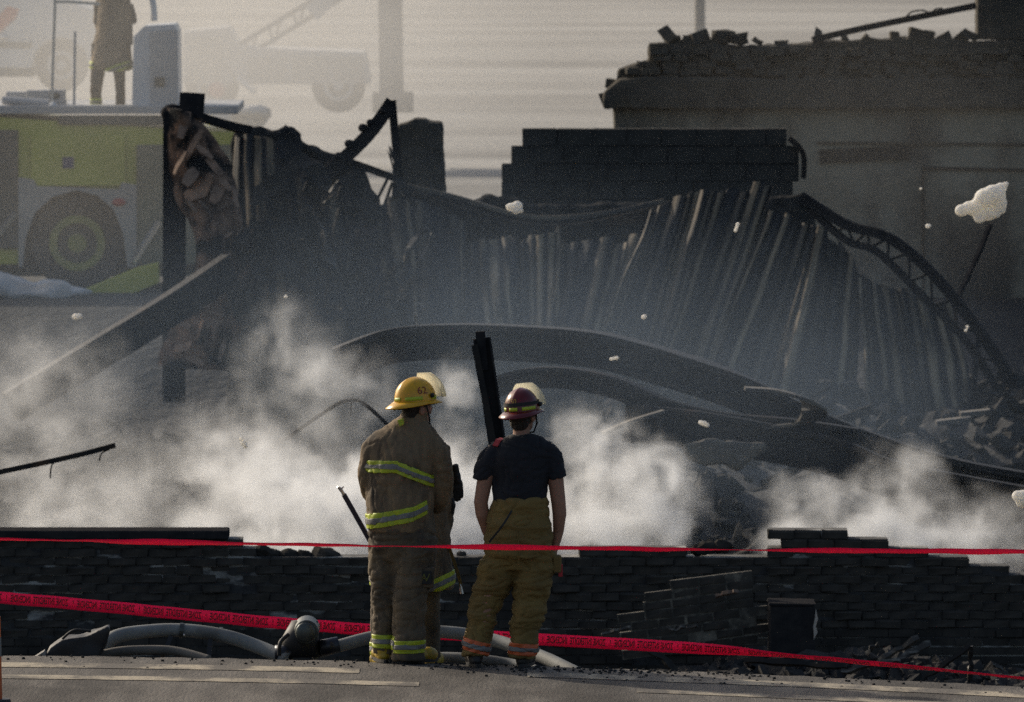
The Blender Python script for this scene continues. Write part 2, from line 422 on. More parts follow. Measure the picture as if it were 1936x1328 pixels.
r = MB(); rx = [-60, -30, -16] + [-9 + .1 * i for i in range(181)] + [16, 30, 60]
for x in rx:
    e = edgeY(x) + .05 * nz3((x, 0, 0), 3) + .03 * nz3((x, 2, 0), 11)
    r.v += [Vector((x, -40, 0)), Vector((x, 50, 0)), Vector((x, e - .5, 0)), Vector((x, e - .04, -.004 + .008 * nz3((x, 5, 0), 6))), Vector((x, e, -.03)), Vector((x, e + .02, -.2))]
for i in range(len(rx) - 1):
    for k in range(5): r.f.append((i * 6 + k, i * 6 + k + 6, i * 6 + k + 7, i * 6 + k + 1)); r.mi.append(0)
road = tag(r.build('road', M['asphalt']), 'worn grey asphalt road along the bottom of the picture', 'road', kind='structure')
def paint(off0, wd, x0, x1):
    p = MB(); n = 60
    for i in range(n + 1):
        x = lerp(x0, x1, i / n); e = edgeY(x) - off0
        wob = .02 * nz3((x, off0, 0), 1.3)
        p.v += [Vector((x, e - wd + wob, .004)), Vector((x, e + wob, .004))]
    for i in range(n): p.f.append((2 * i, 2 * i + 2, 2 * i + 3, 2 * i + 1)); p.mi.append(0)
    return p.build('painted_line', M['road_paint'], road)
paint(.62, .34, -9, -1.0); paint(1.5, .28, -9, -.6); paint(.55, .34, .1, 9); paint(1.45, .26, .8, 9)

# clods of soil along the road edge
cl = MB()
for i in range(420):
    x = random.choice([random.uniform(-5, 5), random.gauss(.7, .6)])
    y = edgeY(x) - abs(random.gauss(0, .35)) - .05; s = random.uniform(.003, .009)
    cl.ell((x, y, s * .5), (s * 1.5, s * 1.3, s), nu=6, nv=4)
tag(cl.build('gravel', M['rubble']), 'dark clods and grit strewn along the road edge', 'gravel', kind='stuff')

# ------------------------------------------------------------------ brick helpers
def brick_variants(name, L_, D_, H_, m, n=5, jag=.006):
    out = []
    for k in range(n):
        b = MB(); b.box((-L_ / 2, -D_ / 2, -H_ / 2), (L_ / 2, D_ / 2, H_ / 2))
        me = b.mesh(); bm = bmesh.new(); bm.from_mesh(me)
        bmesh.ops.bevel(bm, geom=list(bm.edges), offset=.005, segments=1, affect='EDGES')
        for v in bm.verts: v.co += Vector([random.uniform(-jag, jag) for _ in range(3)])
        bm.to_mesh(me); bm.free(); me.name = name; me.materials.append(m); out.append(me)
    return out
def place(mesh, name, parent, loc, rot=None, scale=None):
    o = bpy.data.objects.new(name, mesh); COL.objects.link(o); o.parent = parent
    o.location = Vector(loc) - origin_of(parent)
    if rot: o.rotation_euler = rot
    if scale: o.scale = scale
    return o

# ------------------------------------------------------------------ the charred brick wall behind the road, 75 m away
WY = 75.0; PPM = F / WY
wall = thing('brick_wall', P(968, 1200, WY + .15), 'long low soot-black brick wall with broken stepped top behind the road', 'wall')
HC = 17.0 / PPM; LB = 51.0 / PPM
prof = [(-900, 1020), (433, 1020), (434, 1037), (480, 1037), (482, 1048), (640, 1053), (1114, 1053), (1115, 1037), (1275, 1037), (1276, 1054), (1312, 1054), (1313, 1042),
        (1466, 1046), (1470, 1003), (1626, 1003), (1627, 1019), (1700, 1019), (1701, 1036), (1778, 1036), (1779, 1052), (1857, 1052), (1858, 1066), (1924, 1066), (1925, 1083), (2700, 1083)]
def top_at(px):
    for (a, ya), (b, yb) in zip(prof, prof[1:]):
        if a <= px <= b: return ya if b - a < 3 else lerp(ya, yb, (px - a) / (b - a))
    return 1083
zt0 = P(968, 1003, WY).z
bv = brick_variants('brick', LB - .006, .10, HC - .013, M['soot_brick'], 8, .009)
cand = []; mort = MB(); rest = MB()
for row in range(24):
    zc = zt0 - HC * (row + .5); pyc = 1003 + 17 * (row + .5)
    if zc < -2.1: break
    off = (row % 2) * .5 * LB; run = None
    nmin, nmax = int(-6.5 / LB), int(6.8 / LB)
    for k in range(nmin, nmax + 1):
        x = k * LB + off; px = 968 + x * PPM
        ok = top_at(px) <= pyc - 4
        if ok:
            a = x - LB / 2
            run = (run[0] if run else a, x + LB / 2)
            if random.random() > .010: cand.append((x, zc, px, pyc))
        if (not ok or k == nmax) and run:
            mort.box((run[0] + .006, WY + .012, zc - HC / 2), (run[1] - .006, WY + .3, zc + HC / 2)); run = None
mort.build('mortar', M['mortar'], wall)
def vis(c):
    _, _, px, py = c
    if px < -20 or px > 1950 or py > 1225: return 0
    if 700 < px < 830 or 905 < px < 1040: return 0
    return 3000 - py
cand.sort(key=vis, reverse=True)
for i, (x, z, px, py) in enumerate(cand):
    dy = random.uniform(-.012, .010) + (.0 if random.random() > .06 else -.025)
    if i < 300:
        place(random.choice(bv), 'brick', wall, (x, WY + .05 + dy, z), (random.gauss(0, .012), random.gauss(0, .008), random.gauss(0, .015)))
    else:
        rest.box((x - LB / 2 + .003, WY + dy, z - HC / 2 + .0065), (x + LB / 2 - .003, WY + .1 + dy, z + HC / 2 - .0065))
tag(rest.build('brickwork', M['soot_brick'], wall), kind='stuff')
# coping beam on the left end and the loose stones on the broken top
b = MB(); a0 = P(-700, 1003, WY); a1 = P(432, 1019.5, WY); b.box((a0.x, WY - .05, a1.z), (a1.x, WY + .36, a0.z))
b.build('coping', M['char_black'], wall, bevel=.008)
for px, py, s in ((497, 1042, .055), (515, 1047, .045), (545, 1049, .05), (575, 1051, .045), (612, 1050, .07), (625, 1051, .05), (873, 1049, .03), (1340, 1034, .06), (1365, 1033, .06), (1325, 1040, .05)):
    q = MB(); c = P(px, py, WY + .13); q.ell(c, (s * 1.6, s * 1.4, s), nu=9, nv=6)
    me = q.mesh()
    for v in me.vertices: v.co += Vector((nz3(v.co, 17), nz3(v.co + Vector((5, 0, 0)), 17), nz3(v.co, 23))) * s * .5
    put('loose_stone', me, M['soot_brick'], wall)

# leaning broken brick panel, cabinet and debris at the foot of the wall
fp = thing('fallen_brick_panel', P(1300, 1290, 73.6), 'tilted fallen brick panel with pale mortar lines at the foot of the wall', 'wall panel')
ang = R(7); ca, sa = math.cos(ang), math.sin(ang); o0 = P(1120, 1255, 73.6); pm = MB()
bv2 = brick_variants('brick', LB - .016, .09, HC - .012, M['soot_brick'], 4)
for row in range(8):
    x0, x1 = (.25 + .12 * max(0, row - 4) + .1 * (row % 2), 1.52 - .05 * (row > 5))
    k = 0; x = x0
    while x + LB < x1:
        c = o0 + Vector((ca * (x + LB / 2) - sa * row * HC, 0, sa * (x + LB / 2) + ca * (row + .5) * HC))
        if random.random() > .08: place(random.choice(bv2), 'brick', fp, c + Vector((0, .045 + random.uniform(-.005, .005), 0)), (0, -ang, 0))
        x += LB
    pts = [(x0, row * HC), (x, row * HC), (x, (row + 1) * HC), (x0, (row + 1) * HC)]
    pm.poly([(o0.x + ca * u - sa * v, o0.z + sa * u + ca * v) for u, v in pts], 73.6 + .006, 73.6 + .05)
pm.build('mortar', M['mortar_pale'], fp)
cb = thing('burnt_cabinet', P(1500, 1290, 73.2), 'black burnt metal cabinet with a pale scorched right edge', 'cabinet')
q = MB(); a = P(1455, 1146, 73.2); c = P(1541, 1300, 73.2); q.box((a.x, 73.2, c.z), (c.x, 73.7, a.z)); q.build('box', M['char_black'], cb, bevel=.01)
q = MB(); q.poly([(a.x - .008, a.z + .004), (c.x + .008, a.z + .004), (c.x + .004, a.z + .016), (a.x, a.z + .024)], 73.19, 73.7); q.build('lid', M['char_black'], cb)
q = MB(); zz = [a.z - .02, a.z - .10, a.z - .16, a.z - .24, a.z - .27]
q.poly([(c.x + .003, zz[0]), (c.x + .022, zz[1]), (c.x + .004, zz[2]), (c.x + .018, zz[3] + .03), (c.x - .012, zz[4]), (c.x - .016, zz[2]), (c.x - .004, zz[1])], 73.16, 73.192); q.build('edge_strip', M['bright_metal'], cb)
DEB = [  # (x0,y0,x1,y1,Y,w,h,mat,label,cat)
    (1665, 1250, 1738, 1206, 72.6, .07, .045, 'ash_wood', 'ash-white splintered plank sticking up out of the rubble', 'plank'),
    (1690, 1252, 1756, 1216, 72.4, .05, .05, 'ash_wood', 'thinner ash-white plank lying beside the splintered upright one', 'plank'),
    (1736, 1290, 1836, 1222, 72.3, .05, .035, 'char_steel', 'bent angle iron leaning against the wall near the right edge', 'iron bar'),
    (1833, 1222, 1836, 1300, 72.3, .04, .04, 'char_steel', 'upright charred stake under the leaning angle iron', 'stake'),
    (1640, 1228, 1662, 1216, 72.7, .06, .02, 'ash_wood', 'short pale wood chip on the rubble heap', 'wood chip'),
    (1877, 1256, 1898, 1272, 72.2, .03, .02, 'ash_wood', 'small pale stick at the far right of the rubble', 'stick'),
    (1885, 1284, 1888, 1312, 71.8, .03, .02, 'ash_wood', 'short pale upright stub beside the road at far right', 'stub'),
    (1410, 1248, 1600, 1262, 72.1, .12, .05, 'char_steel', 'crumpled dark steel flashing lying along the rubble', 'flashing'),
    (1590, 1270, 1700, 1248, 72.0, .10, .03, 'ash_wood', 'scorched grey board lying low under the red tape', 'board'),
    (1228, 1228, 1312, 1292, 72.2, .05, .05, 'char', 'charred rafter end slanting down below the red tape', 'rafter'),
    (1140, 1196, 1190, 1188, 73.3, .04, .02, 'ash_wood', 'pale splinter resting on the left of the brick panel', 'splinter'),
    (1262, 1190, 1318, 1184, 73.3, .05, .02, 'ash_wood', 'pale flake of plaster lying across the brick panel', 'plaster flake'),
    (1352, 1128, 1394, 1118, 73.5, .05, .03, 'brown_brick', 'rust-red brick shard lying on top of the brick panel', 'brick shard')]
for x0, y0, x1, y1, Y, wd, hh, mm, lb, ct in DEB:
    a, c = P(x0, y0, Y), P(x1, y1, Y + random.uniform(-.1, .1)); q = MB(); pth = [a.lerp(c, t / 7) + Vector((random.gauss(0, .007), random.gauss(0, .007), random.gauss(0, .009))) for t in range(8)]
    q.sweep([(-wd / 2, -hh / 2), (wd / 2, -hh / 2), (wd / 2, hh / 2), (-wd / 2, hh / 2)], pth, (0, .3, 1), [random.uniform(.55, 1.1) for _ in range(8)])
    tag(q.build(ct.replace(' ', '_'), M[mm], base=a), lb, ct)
rb = MB()
for i in range(620):
    px = random.uniform(1100, 1990); t = random.random(); py = 1330 - 85 * t * (.35 + .65 * sm(1180, 1450, px)) * (1 - .35 * sm(1700, 1900, px)) + random.uniform(-4, 4)
    c = P(px, py, 73.3 - 1.5 * (1 - t) + random.uniform(-.1, .1)); s = random.uniform(.02, .075)
    rot = Matrix.Rotation(random.uniform(0, 3), 3, Vector((random.random(), random.random(), random.random() + .1)))
    rb.hexa([c + rot @ Vector((s * u * random.uniform(.6, 1.8), s * v * random.uniform(.6, 1.3), s * w_ * random.uniform(.4, 1))) for w_ in (-1, 1) for u, v in ((-1, -1), (1, -1), (1, 1), (-1, 1))])
heapm = MB(); nX, nY_ = 60, 14
for j in range(nY_ + 1):
    for i in range(nX + 1):
        x = lerp(P(1080, 0, 73).x, P(2050, 0, 73).x, i / nX); Y = lerp(71.0, 74.6, j / nY_); px = 968 + x * F / Y
        hh = (.72 * sm(1100, 1430, px) * (1 - .3 * sm(1650, 1850, px)) + .2 * nz3((x, Y, 2), 3) + .12 * nz3((x, Y, 7), 8)) * sm(70.9, 73.6, Y)
        heapm.v.append(Vector((x, Y, -2.05 + max(0, hh) * 1.05)))
for j in range(nY_):
    for i in range(nX): heapm.f.append((j * (nX + 1) + i, j * (nX + 1) + i + 1, (j + 1) * (nX + 1) + i + 1, (j + 1) * (nX + 1) + i)); heapm.mi.append(0)
rb.add(heapm.v, heapm.f)
tag(rb.build('rubble', M['rubble']), 'dark broken rubble heaped at the foot of the wall on the right', 'rubble', kind='stuff')

# broken debris over the heap inside the ruin
random.seed(31); db = MB()
for i in range(3400):
    Y = random.uniform(84.5, 103); x = random.uniform(-6.4, 6.4); z = gh(x, Y); s_ = random.uniform(.03, .13); ln = random.choice((1, 1, 1, 2.5, 5)) if s_ < .08 else 1
    rot = Matrix.Rotation(random.uniform(0, 3.1), 3, 'Z') @ Matrix.Rotation(random.gauss(0, .5), 3, 'Y') @ Matrix.Rotation(random.uniform(0, 3), 3, 'X')
    db.hexa([Vector((x, Y, z + s_ * .3)) + rot @ Vector((s_ * ln * u * random.uniform(.7, 1.3), s_ * v * random.uniform(.4, 1.2), s_ * w_ * random.uniform(.3, .8))) for w_ in (-1, 1) for u, v in ((-1, -1), (1, -1), (1, 1), (-1, 1))])
tag(db.build('debris', M['rubble']), 'dark burnt debris covering the ground inside the ruin', 'debris', kind='stuff')

# leaning steel column in front of the wall
q = MB(); a, c = P(1012, 1330, 71), P(911, 640, 71); d = (c - a).normalized()
stl = thing('steel_column', a, 'black steel column leaning left behind the two firefighters', 'column')
side = Vector((0, 1, 0)).cross(d).normalized()
q.sweep([(-.075, -.07), (.075, -.07), (.075, -.055), (.012, -.055), (.012, .055), (.075, .055), (.075, .07), (-.075, .07), (-.075, .055), (-.012, .055), (-.012, -.055), (-.075, -.055)], [a, c], (1, 0, 0)); q.build('shaft', M['char_black'], stl)
q = MB(); e1, e2 = P(1003, 1200, 70.93), P(897, 652, 70.93); q.bar(e1, e2, .012, .05, (1, 0, 0)); q.build('angle_strip', M['char_steel'], stl)
q = MB(); e1, e2 = P(914, 700, 71.02), P(908, 627, 71.02); q.bar(e1, e2, .10, .075, (1, 0, 0)); q.build('end_plate', M['char_black'], stl)
# ------------------------------------------------------------------ ruins behind the smoke
def outline(name, m, pts, Y, th, parent=None, label=None, cat=None, bump=.03, sub=.12, group=None, base=None):
    """a standing slab with a ragged outline given in photo pixels at distance Y; its faces are cut fine and roughened"""
    pts2 = []
    for (x0, y0), (x1, y1) in zip(pts, pts[1:] + pts[:1]):
        a, c = P(x0, y0, Y), P(x1, y1, Y); k = max(1, int((c - a).length / sub))
        for i in range(k):
            q = a.lerp(c, i / k); pts2.append((q.x, q.z))
    b = MB(); b.poly(pts2, Y, Y + th); me = b.mesh(tri=True)
    me2 = evaluated(me, [('REMESH', dict(mode='VOXEL', voxel_size=max(.03, bump)))])
    vn = [v.normal.copy() for v in me2.vertices]
    for v, nn in zip(me2.vertices, vn):
        v.co += nn * (bump * (nz3(v.co, 4) + .6 * nz3(v.co, 11)))
    o = put(name, me2, m, parent, None if parent else (base or P(sum(p[0] for p in pts) / len(pts), max(p[1] for p in pts), Y)))
    if label: tag(o, label, cat, group)
    return o
def beam(name, label, pts, prof, m, cat='beam', up=(0, 0, 1), n=8, parent=None, group=None):
    path = spline([P(*p) for p in pts], n) if len(pts) > 2 else [P(*p) for p in pts]
    q = MB(); q.sweep(prof, path, up)
    o = q.build(name, m, parent, None if parent else path[0])
    if not parent: tag(o, label, cat, group)
    return o
RECT = lambda a, b: [(-a / 2, -b / 2), (a / 2, -b / 2), (a / 2, b / 2), (-a / 2, b / 2)]

# right rear building shell
RY = 108.0; RP = F / RY
rbld = thing('ruined_building', P(1560, 560, RY + .3), 'roofless olive-grey masonry building shell with crumbled top at upper right', 'building')
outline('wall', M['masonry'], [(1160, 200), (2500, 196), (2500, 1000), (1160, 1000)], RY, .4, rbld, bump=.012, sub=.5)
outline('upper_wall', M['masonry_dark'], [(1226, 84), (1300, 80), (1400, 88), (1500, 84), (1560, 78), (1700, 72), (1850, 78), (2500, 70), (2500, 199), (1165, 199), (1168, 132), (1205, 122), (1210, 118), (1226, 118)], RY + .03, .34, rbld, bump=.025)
# crumbled masonry courses of the parapet and cornice
bb = [brick_variants('brick', .20 * k, .16, .075, M['masonry_dark'], 3, .012) for k in (.8, 1.1)]
for row, (y0, xl) in enumerate(((92, 1230), (104, 1230), (117, 1208), (129, 1180), (141, 1170))):
    px = xl
    while px < 1945:
        wd = random.uniform(26, 44)
        if random.random() > .12:
            ms = random.choice(random.choice(bb)); c = P(px + wd / 2, y0 + 6 + random.uniform(-1, 1), RY - .02)
            place(ms, 'brick', rbld, c + Vector((0, random.uniform(-.05, .06), 0)), (random.gauss(0, .05), random.gauss(0, .05), random.gauss(0, .1)))
        px += wd
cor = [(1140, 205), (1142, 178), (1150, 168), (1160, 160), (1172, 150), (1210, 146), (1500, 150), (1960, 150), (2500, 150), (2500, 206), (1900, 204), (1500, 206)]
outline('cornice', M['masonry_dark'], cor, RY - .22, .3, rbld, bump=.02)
for px, py, s in ((1266, 70, 1.1), (1277, 79, .8), (1302, 76, .8), (1318, 71, 1), (1338, 80, .7), (1352, 79, .7), (1368, 70, 1.15), (1392, 72, 1.1), (1405, 79, .6), (1432, 78, .5), (1546, 70, .8), (1640, 76, .8), (1692, 72, .8), (1735, 66, 1.1), (1752, 68, 1), (1782, 72, .8), (1820, 70, .9), (1838, 68, .7), (1160, 160, .9), (1150, 185, .9), (1180, 150, .8), (1215, 128, .8), (1600, 80, .6), (1478, 84, .7)):
    q = MB(); c = P(px, py, RY + .12); k = .085 * s; rot = Matrix.Rotation(random.gauss(0, .5), 3, 'Y') @ Matrix.Rotation(random.uniform(-1, 1), 3, 'Z')
    q.hexa([c + rot @ Vector((u * k * random.uniform(.8, 1.5), v * k * random.uniform(.6, 1.1), w_ * k * random.uniform(.45, 1.0))) for w_ in (-1, 1) for u, v in ((-1, -1), (1, -1), (1, 1), (-1, 1))]); me = q.mesh()
    put('loose_stone', me, M['masonry_dark'], rbld)
# panel joints, lintel and ledge on the wall face
for x0, y0, x1, y1, wd, hh, mm, nm in ((1545, 270, 1960, 273, .05, .03, 'masonry_dark', 'ledge'), (1745, 318, 1960, 322, .05, .035, 'char', 'ledge'), (1550, 296, 1720, 288, .06, .16, 'char', 'scorched_lintel')):
    beam(nm, None, [(x0, y0, RY - .01), (x1, y1, RY - .01)], RECT(wd, hh), M[mm], parent=rbld)
for px, y0, y1 in ((1745, 322, 760),):
    beam('panel_joint', None, [(px, y0, RY - .005), (px + 3, y1, RY - .005)], RECT(.02, .03), M['char'], parent=rbld, up=(0, 1, 0))
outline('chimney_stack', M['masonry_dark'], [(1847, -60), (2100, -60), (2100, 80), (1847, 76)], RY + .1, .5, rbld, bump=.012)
beam('fallen_rafter', 'charred rafter slanting up from the crumbled wall top to the chimney block', [(1535, 76, RY - .1), (1640, 52, RY - .1), (1845, 11, RY - .1)], RECT(.08, .075), M['char_black'], 'rafter', n=3)
beam('twisted_wire', 'thin curled wire looping off the slanting charred rafter', [(1708, 40, RY - .18), (1722, 24, RY - .2), (1745, 20, RY - .2), (1760, 26, RY - .2), (1768, 18, RY - .2), (1782, 16, RY - .2)], RECT(.02, .02), M['char_black'], 'wire', n=5)

# stepped block wall in front of it
SY = 102.0
swl = thing('block_wall', P(1230, 700, SY), 'dark concrete block wall with a stepped top left corner, mid background', 'wall')
bs = [(945, 290), (987, 290), (987, 243), (1487, 243), (1490, 268), (1512, 276), (1520, 292), (1520, 332), (1506, 345), (1500, 900), (945, 900)]
kP = F / SY; bw, bh = 66 / kP, 33.6 / kP; blk = brick_variants('block', bw - .012, .16, bh - .01, M['block'], 5, .005)
core = MB(); ztop = P(0, 243, SY).z
for row in range(10):
    yc = 243 + 33.6 * (row + .5); xl = 987 if row == 0 else (966 if yc < 295 else 948); xr = 1488 if row == 0 else (1512 if row in (1, 2) else 1500)
    off = 33 if row % 2 else 0; px = xl
    z = ztop - bh * (row + .5)
    first = True
    while px < xr - 8:
        e = min(xr, px + (66 if not (first and off) else 33)); first = False
        if e - px > 12:
            c = P((px + e) / 2, 0, SY); place(random.choice(blk), 'block', swl, (c.x, SY + .08 + random.uniform(-.004, .004), z), None, (((e - px) / 66), 1, 1))
        px = e
    core.box((P(xl + 2, 0, SY).x, SY + .01, z - bh / 2), (P(xr - 2, 0, SY).x, SY + .17, z + bh / 2 - (.012 if row == 0 else 0)))
core.box((P(948, 0, SY).x, SY + .01, -2.0), (P(1500, 0, SY).x, SY + .17, ztop - bh * 10))
core.build('mortar', M['char'], swl)
beam('hanging_bracket', 'small bent bracket hanging off the right end of the block wall', [(1492, 262, SY - .05), (1512, 280, SY - .08), (1520, 300, SY - .08), (1519, 338, SY - .08)], RECT(.06, .04), M['char_steel'], 'bracket', up=(0, 1, 0))

# chimney stub beside it
outline('chimney_stub', M['masonry_dark'], [(752, 236), (772, 232), (784, 226), (803, 224), (808, 230), (836, 232), (838, 290), (842, 366), (850, 900), (752, 900)], 103, .45, None, 'square masonry chimney stub standing alone against pale ground', 'chimney', bump=.02)

# charred timber wall behind the hanging sheets
outline('charred_wall', M['char'], [(436, 285), (446, 252), (470, 242), (492, 236), (506, 250), (526, 246), (540, 236), (560, 248), (570, 272), (600, 282), (640, 300), (690, 318), (700, 360), (718, 400), (745, 395), (770, 355), (830, 366), (900, 382), (915, 372), (950, 374), (1010, 392), (1280, 380), (1540, 372), (1560, 900), (430, 900)], 100.6, .25, None,
        'ragged charred wall remains between the left steel post and the block wall', 'wall', bump=.045)
outline('tin_flap', M['sheet'], [(520, 250), (540, 238), (562, 252), (572, 278), (590, 360), (575, 400), (545, 330), (528, 300)], 100.3, .05, None, 'torn olive-grey tin flap curling off the charred wall top', 'sheet metal', bump=.02)
PR = RECT(.19, .15)
tim = thing('charred_rafter_pair', P(610, 330, 99.5), 'thick charred rafter rising to a point with a thin brace dropping from it', 'rafter')
beam('rafter', None, [(600, 345, 99.5), (690, 262, 99.5), (738, 198, 99.5)], PR, M['char_black'], parent=tim, n=4)
beam('brace', None, [(741, 190, 99.5), (747, 260, 99.5), (752, 320, 99.5), (748, 372, 99.5)], RECT(.09, .07), M['char_black'], parent=tim, n=4, up=(0, 1, 0))
beam('splinter', None, [(722, 206, 99.45), (735, 187, 99.45)], RECT(.1, .05), M['char_black'], parent=tim)
for px, py, s in ((686, 242, .06), (700, 232, .05), (660, 272, .06), (724, 210, .05), (640, 296, .06)):
    q = MB(); q.ell(P(px, py, 99.42), (s, s, s * .8), nu=7, nv=5); q.build('charcoal_crust', M['char_black'], tim)
beam('tie_rail', 'charred sloping rail below the rafter point, beside the chimney stub', [(660, 306, 99.8), (740, 335, 99.8), (760, 345, 99.8)], RECT(.09, .08), M['char_black'], 'rail', n=2)
for i, pp in enumerate(([(733, 338, 99.7), (708, 388, 99.7)], [(742, 345, 99.7), (724, 396, 99.7)])):
    beam('slender_strut', ['left of two slender struts slanting in the small gap by the chimney', 'right of two slender struts slanting in the small gap by the chimney'][i], pp, RECT(.035, .035), M['char_steel'], 'strut')
for i, (px, py) in enumerate(((710, 396), (722, 398), (716, 415), (629, 327), (649, 332))): pass
beam('bent_conduit', 'rusty conduit sagging along the top of the charred wall', [(770, 352, 100.3), (860, 372, 100.3), (960, 402, 100.2), (1040, 412, 100.2), (1150, 402, 100.2), (1255, 380, 100.2)], RECT(.05, .045), M['sheet_pale'], 'conduit')
beam('sagging_rail', 'dark rail sagging beneath the rusty conduit', [(780, 372, 100.1), (880, 404, 100.1), (985, 430, 100), (1100, 432, 100), (1290, 388, 100)], RECT(.06, .12), M['char_steel'], 'rail')

# left: steel post, masonry hanging from it, beams
lp = thing('steel_post', P(330, 760, 98), 'tall black steel post with a square cap beside the lime fire truck', 'post')
beam('shaft', None, [(329, 760, 98), (330, 210, 98)], IPROF(.24, .24, .18, .05), M['char_black'], parent=lp, up=(0, 1, 0))
q = MB(); q.ell(P(326, 214, 98), (.13, .13, .1), nu=10, nv=6); q.build('crumpled_top', M['char_black'], lp)
beam('cap', None, [(361, 222, 97.95), (364, 176, 97.95)], RECT(.235, .2), M['char_black'], parent=lp, up=(.2, 1, 0))
beam('top_rail', 'charred rail joining the post cap to the charred wall', [(378, 222, 98.2), (440, 240, 98.6), (470, 246, 99.2)], RECT(.09, .09), M['char_black'], 'rail', n=3)
pw = thing('hanging_wall_section', P(400, 700, 97.6), 'curled section of burnt wall with bare brown boards hanging by the steel post', 'wall')
# curved sheath behind the boards
q = MB(); nU, nV = 10, 40
left = spline([P(*p) for p in ((318, 205, 97.9), (316, 300, 97.9), (335, 380, 97.85), (365, 440, 97.8), (368, 520, 97.8), (330, 600, 97.8), (295, 690, 97.8))], 7)
right = spline([P(*p) for p in ((372, 214, 98), (425, 290, 98), (448, 360, 98), (466, 430, 98), (470, 500, 98), (462, 600, 98), (430, 700, 98))], 7)
for a, c in zip(left, right):
    for i in range(nU + 1):
        t = i / nU; v = a.lerp(c, t); v.y -= .22 * math.sin(t * 3.0) ; v += Vector((nz3(v, 6) * .03, nz3(v, 3.5) * .05, nz3(v, 8) * .02)); q.v.append(v)
for j in range(len(left) - 1):
    for i in range(nU): q.f.append((j * (nU + 1) + i, j * (nU + 1) + i + 1, (j + 1) * (nU + 1) + i + 1, (j + 1) * (nU + 1) + i)); q.mi.append(0)
me = evaluated(q.mesh(), [('SOLIDIFY', dict(thickness=.05, offset=1))]); put('sheathing', me, M['burnt_lath'], pw)
BO = [(340, 262, 356, 212, .10), (352, 300, 382, 246, .09), (330, 330, 352, 286, .06), (372, 276, 402, 300, .07), (392, 300, 420, 330, .09), (408, 326, 436, 360, .08), (372, 322, 350, 350, .14), (392, 350, 352, 375, .20), (400, 330, 376, 372, .16),
      (420, 350, 402, 384, .15), (432, 380, 408, 400, .08), (438, 352, 450, 392, .06), (446, 396, 456, 430, .06), (440, 440, 400, 456, .045), (455, 470, 412, 492, .04), (376, 380, 400, 410, .05), (352, 372, 372, 402, .06), (430, 500, 400, 512, .05),
      (450, 440, 462, 490, .05), (455, 500, 448, 540, .05), (380, 560, 440, 540, .08), (352, 582, 400, 575, .10), (330, 660, 362, 650, .1), (372, 640, 384, 606, .1), (400, 640, 412, 610, .07), (360, 620, 330, 610, .08), (415, 680, 425, 640, .06), (385, 690, 350, 676, .08)]
for i, (x0, y0, x1, y1, wd) in enumerate(BO):
    Yb = 97.66 + random.uniform(-.03, .03); a, c = P(x0, y0, Yb), P(x1, y1, Yb + random.uniform(-.12, .12)); q = MB()
    q.sweep(RECT(.02, wd * .8), [a, a.lerp(c, .33) + Vector((random.gauss(0, .01), 0, random.gauss(0, .01))), a.lerp(c, .66) + Vector((random.gauss(0, .01), 0, random.gauss(0, .01))), c], (0, .4, 1), [.9, 1.2, 1.15, .8])
    q.build('board', M['brown_brick'], pw)
beam('steel_beam', 'long fallen steel beam sloping down left in front of the truck', [(20, 770, 95), (200, 660, 95.5), (330, 580, 96), (436, 508, 96.5)], IPROF(.34, .13, .05, .04), M['char_steel'], n=3)
beam('curved_pipe', 'bent steel bar with hooks poking out of the smoke at far left', [(-60, 905, 79.5), (60, 880, 79.5), (150, 860, 79.5), (218, 842, 79.5)], RECT(.045, .045), M['char_steel'], 'bar', n=4)
hk = None
for i, pp in enumerate(([(113, 868, 79.5), (98, 880, 79.5), (95, 905, 79.5)], [(207, 850, 79.5), (192, 858, 79.5), (188, 872, 79.5)])):
    beam('hook', None, pp, RECT(.012, .012), M['char_steel'], parent=bpy.data.objects['curved_pipe'], up=(0, 1, 0))
beam('bent_rod', 'thin rod bent to a peak, half lost in the white smoke', [(430, 905, 84.5), (540, 830, 84.5), (625, 772, 84.5), (660, 757, 84.5), (690, 765, 84.5), (745, 815, 84.5)], RECT(.035, .035), M['char_steel'], 'rod', n=5)
beam('dropper', None, [(664, 758, 84.5), (663, 786, 84.5)], RECT(.012, .012), M['char_steel'], parent=bpy.data.objects['bent_rod'], up=(0, 1, 0))

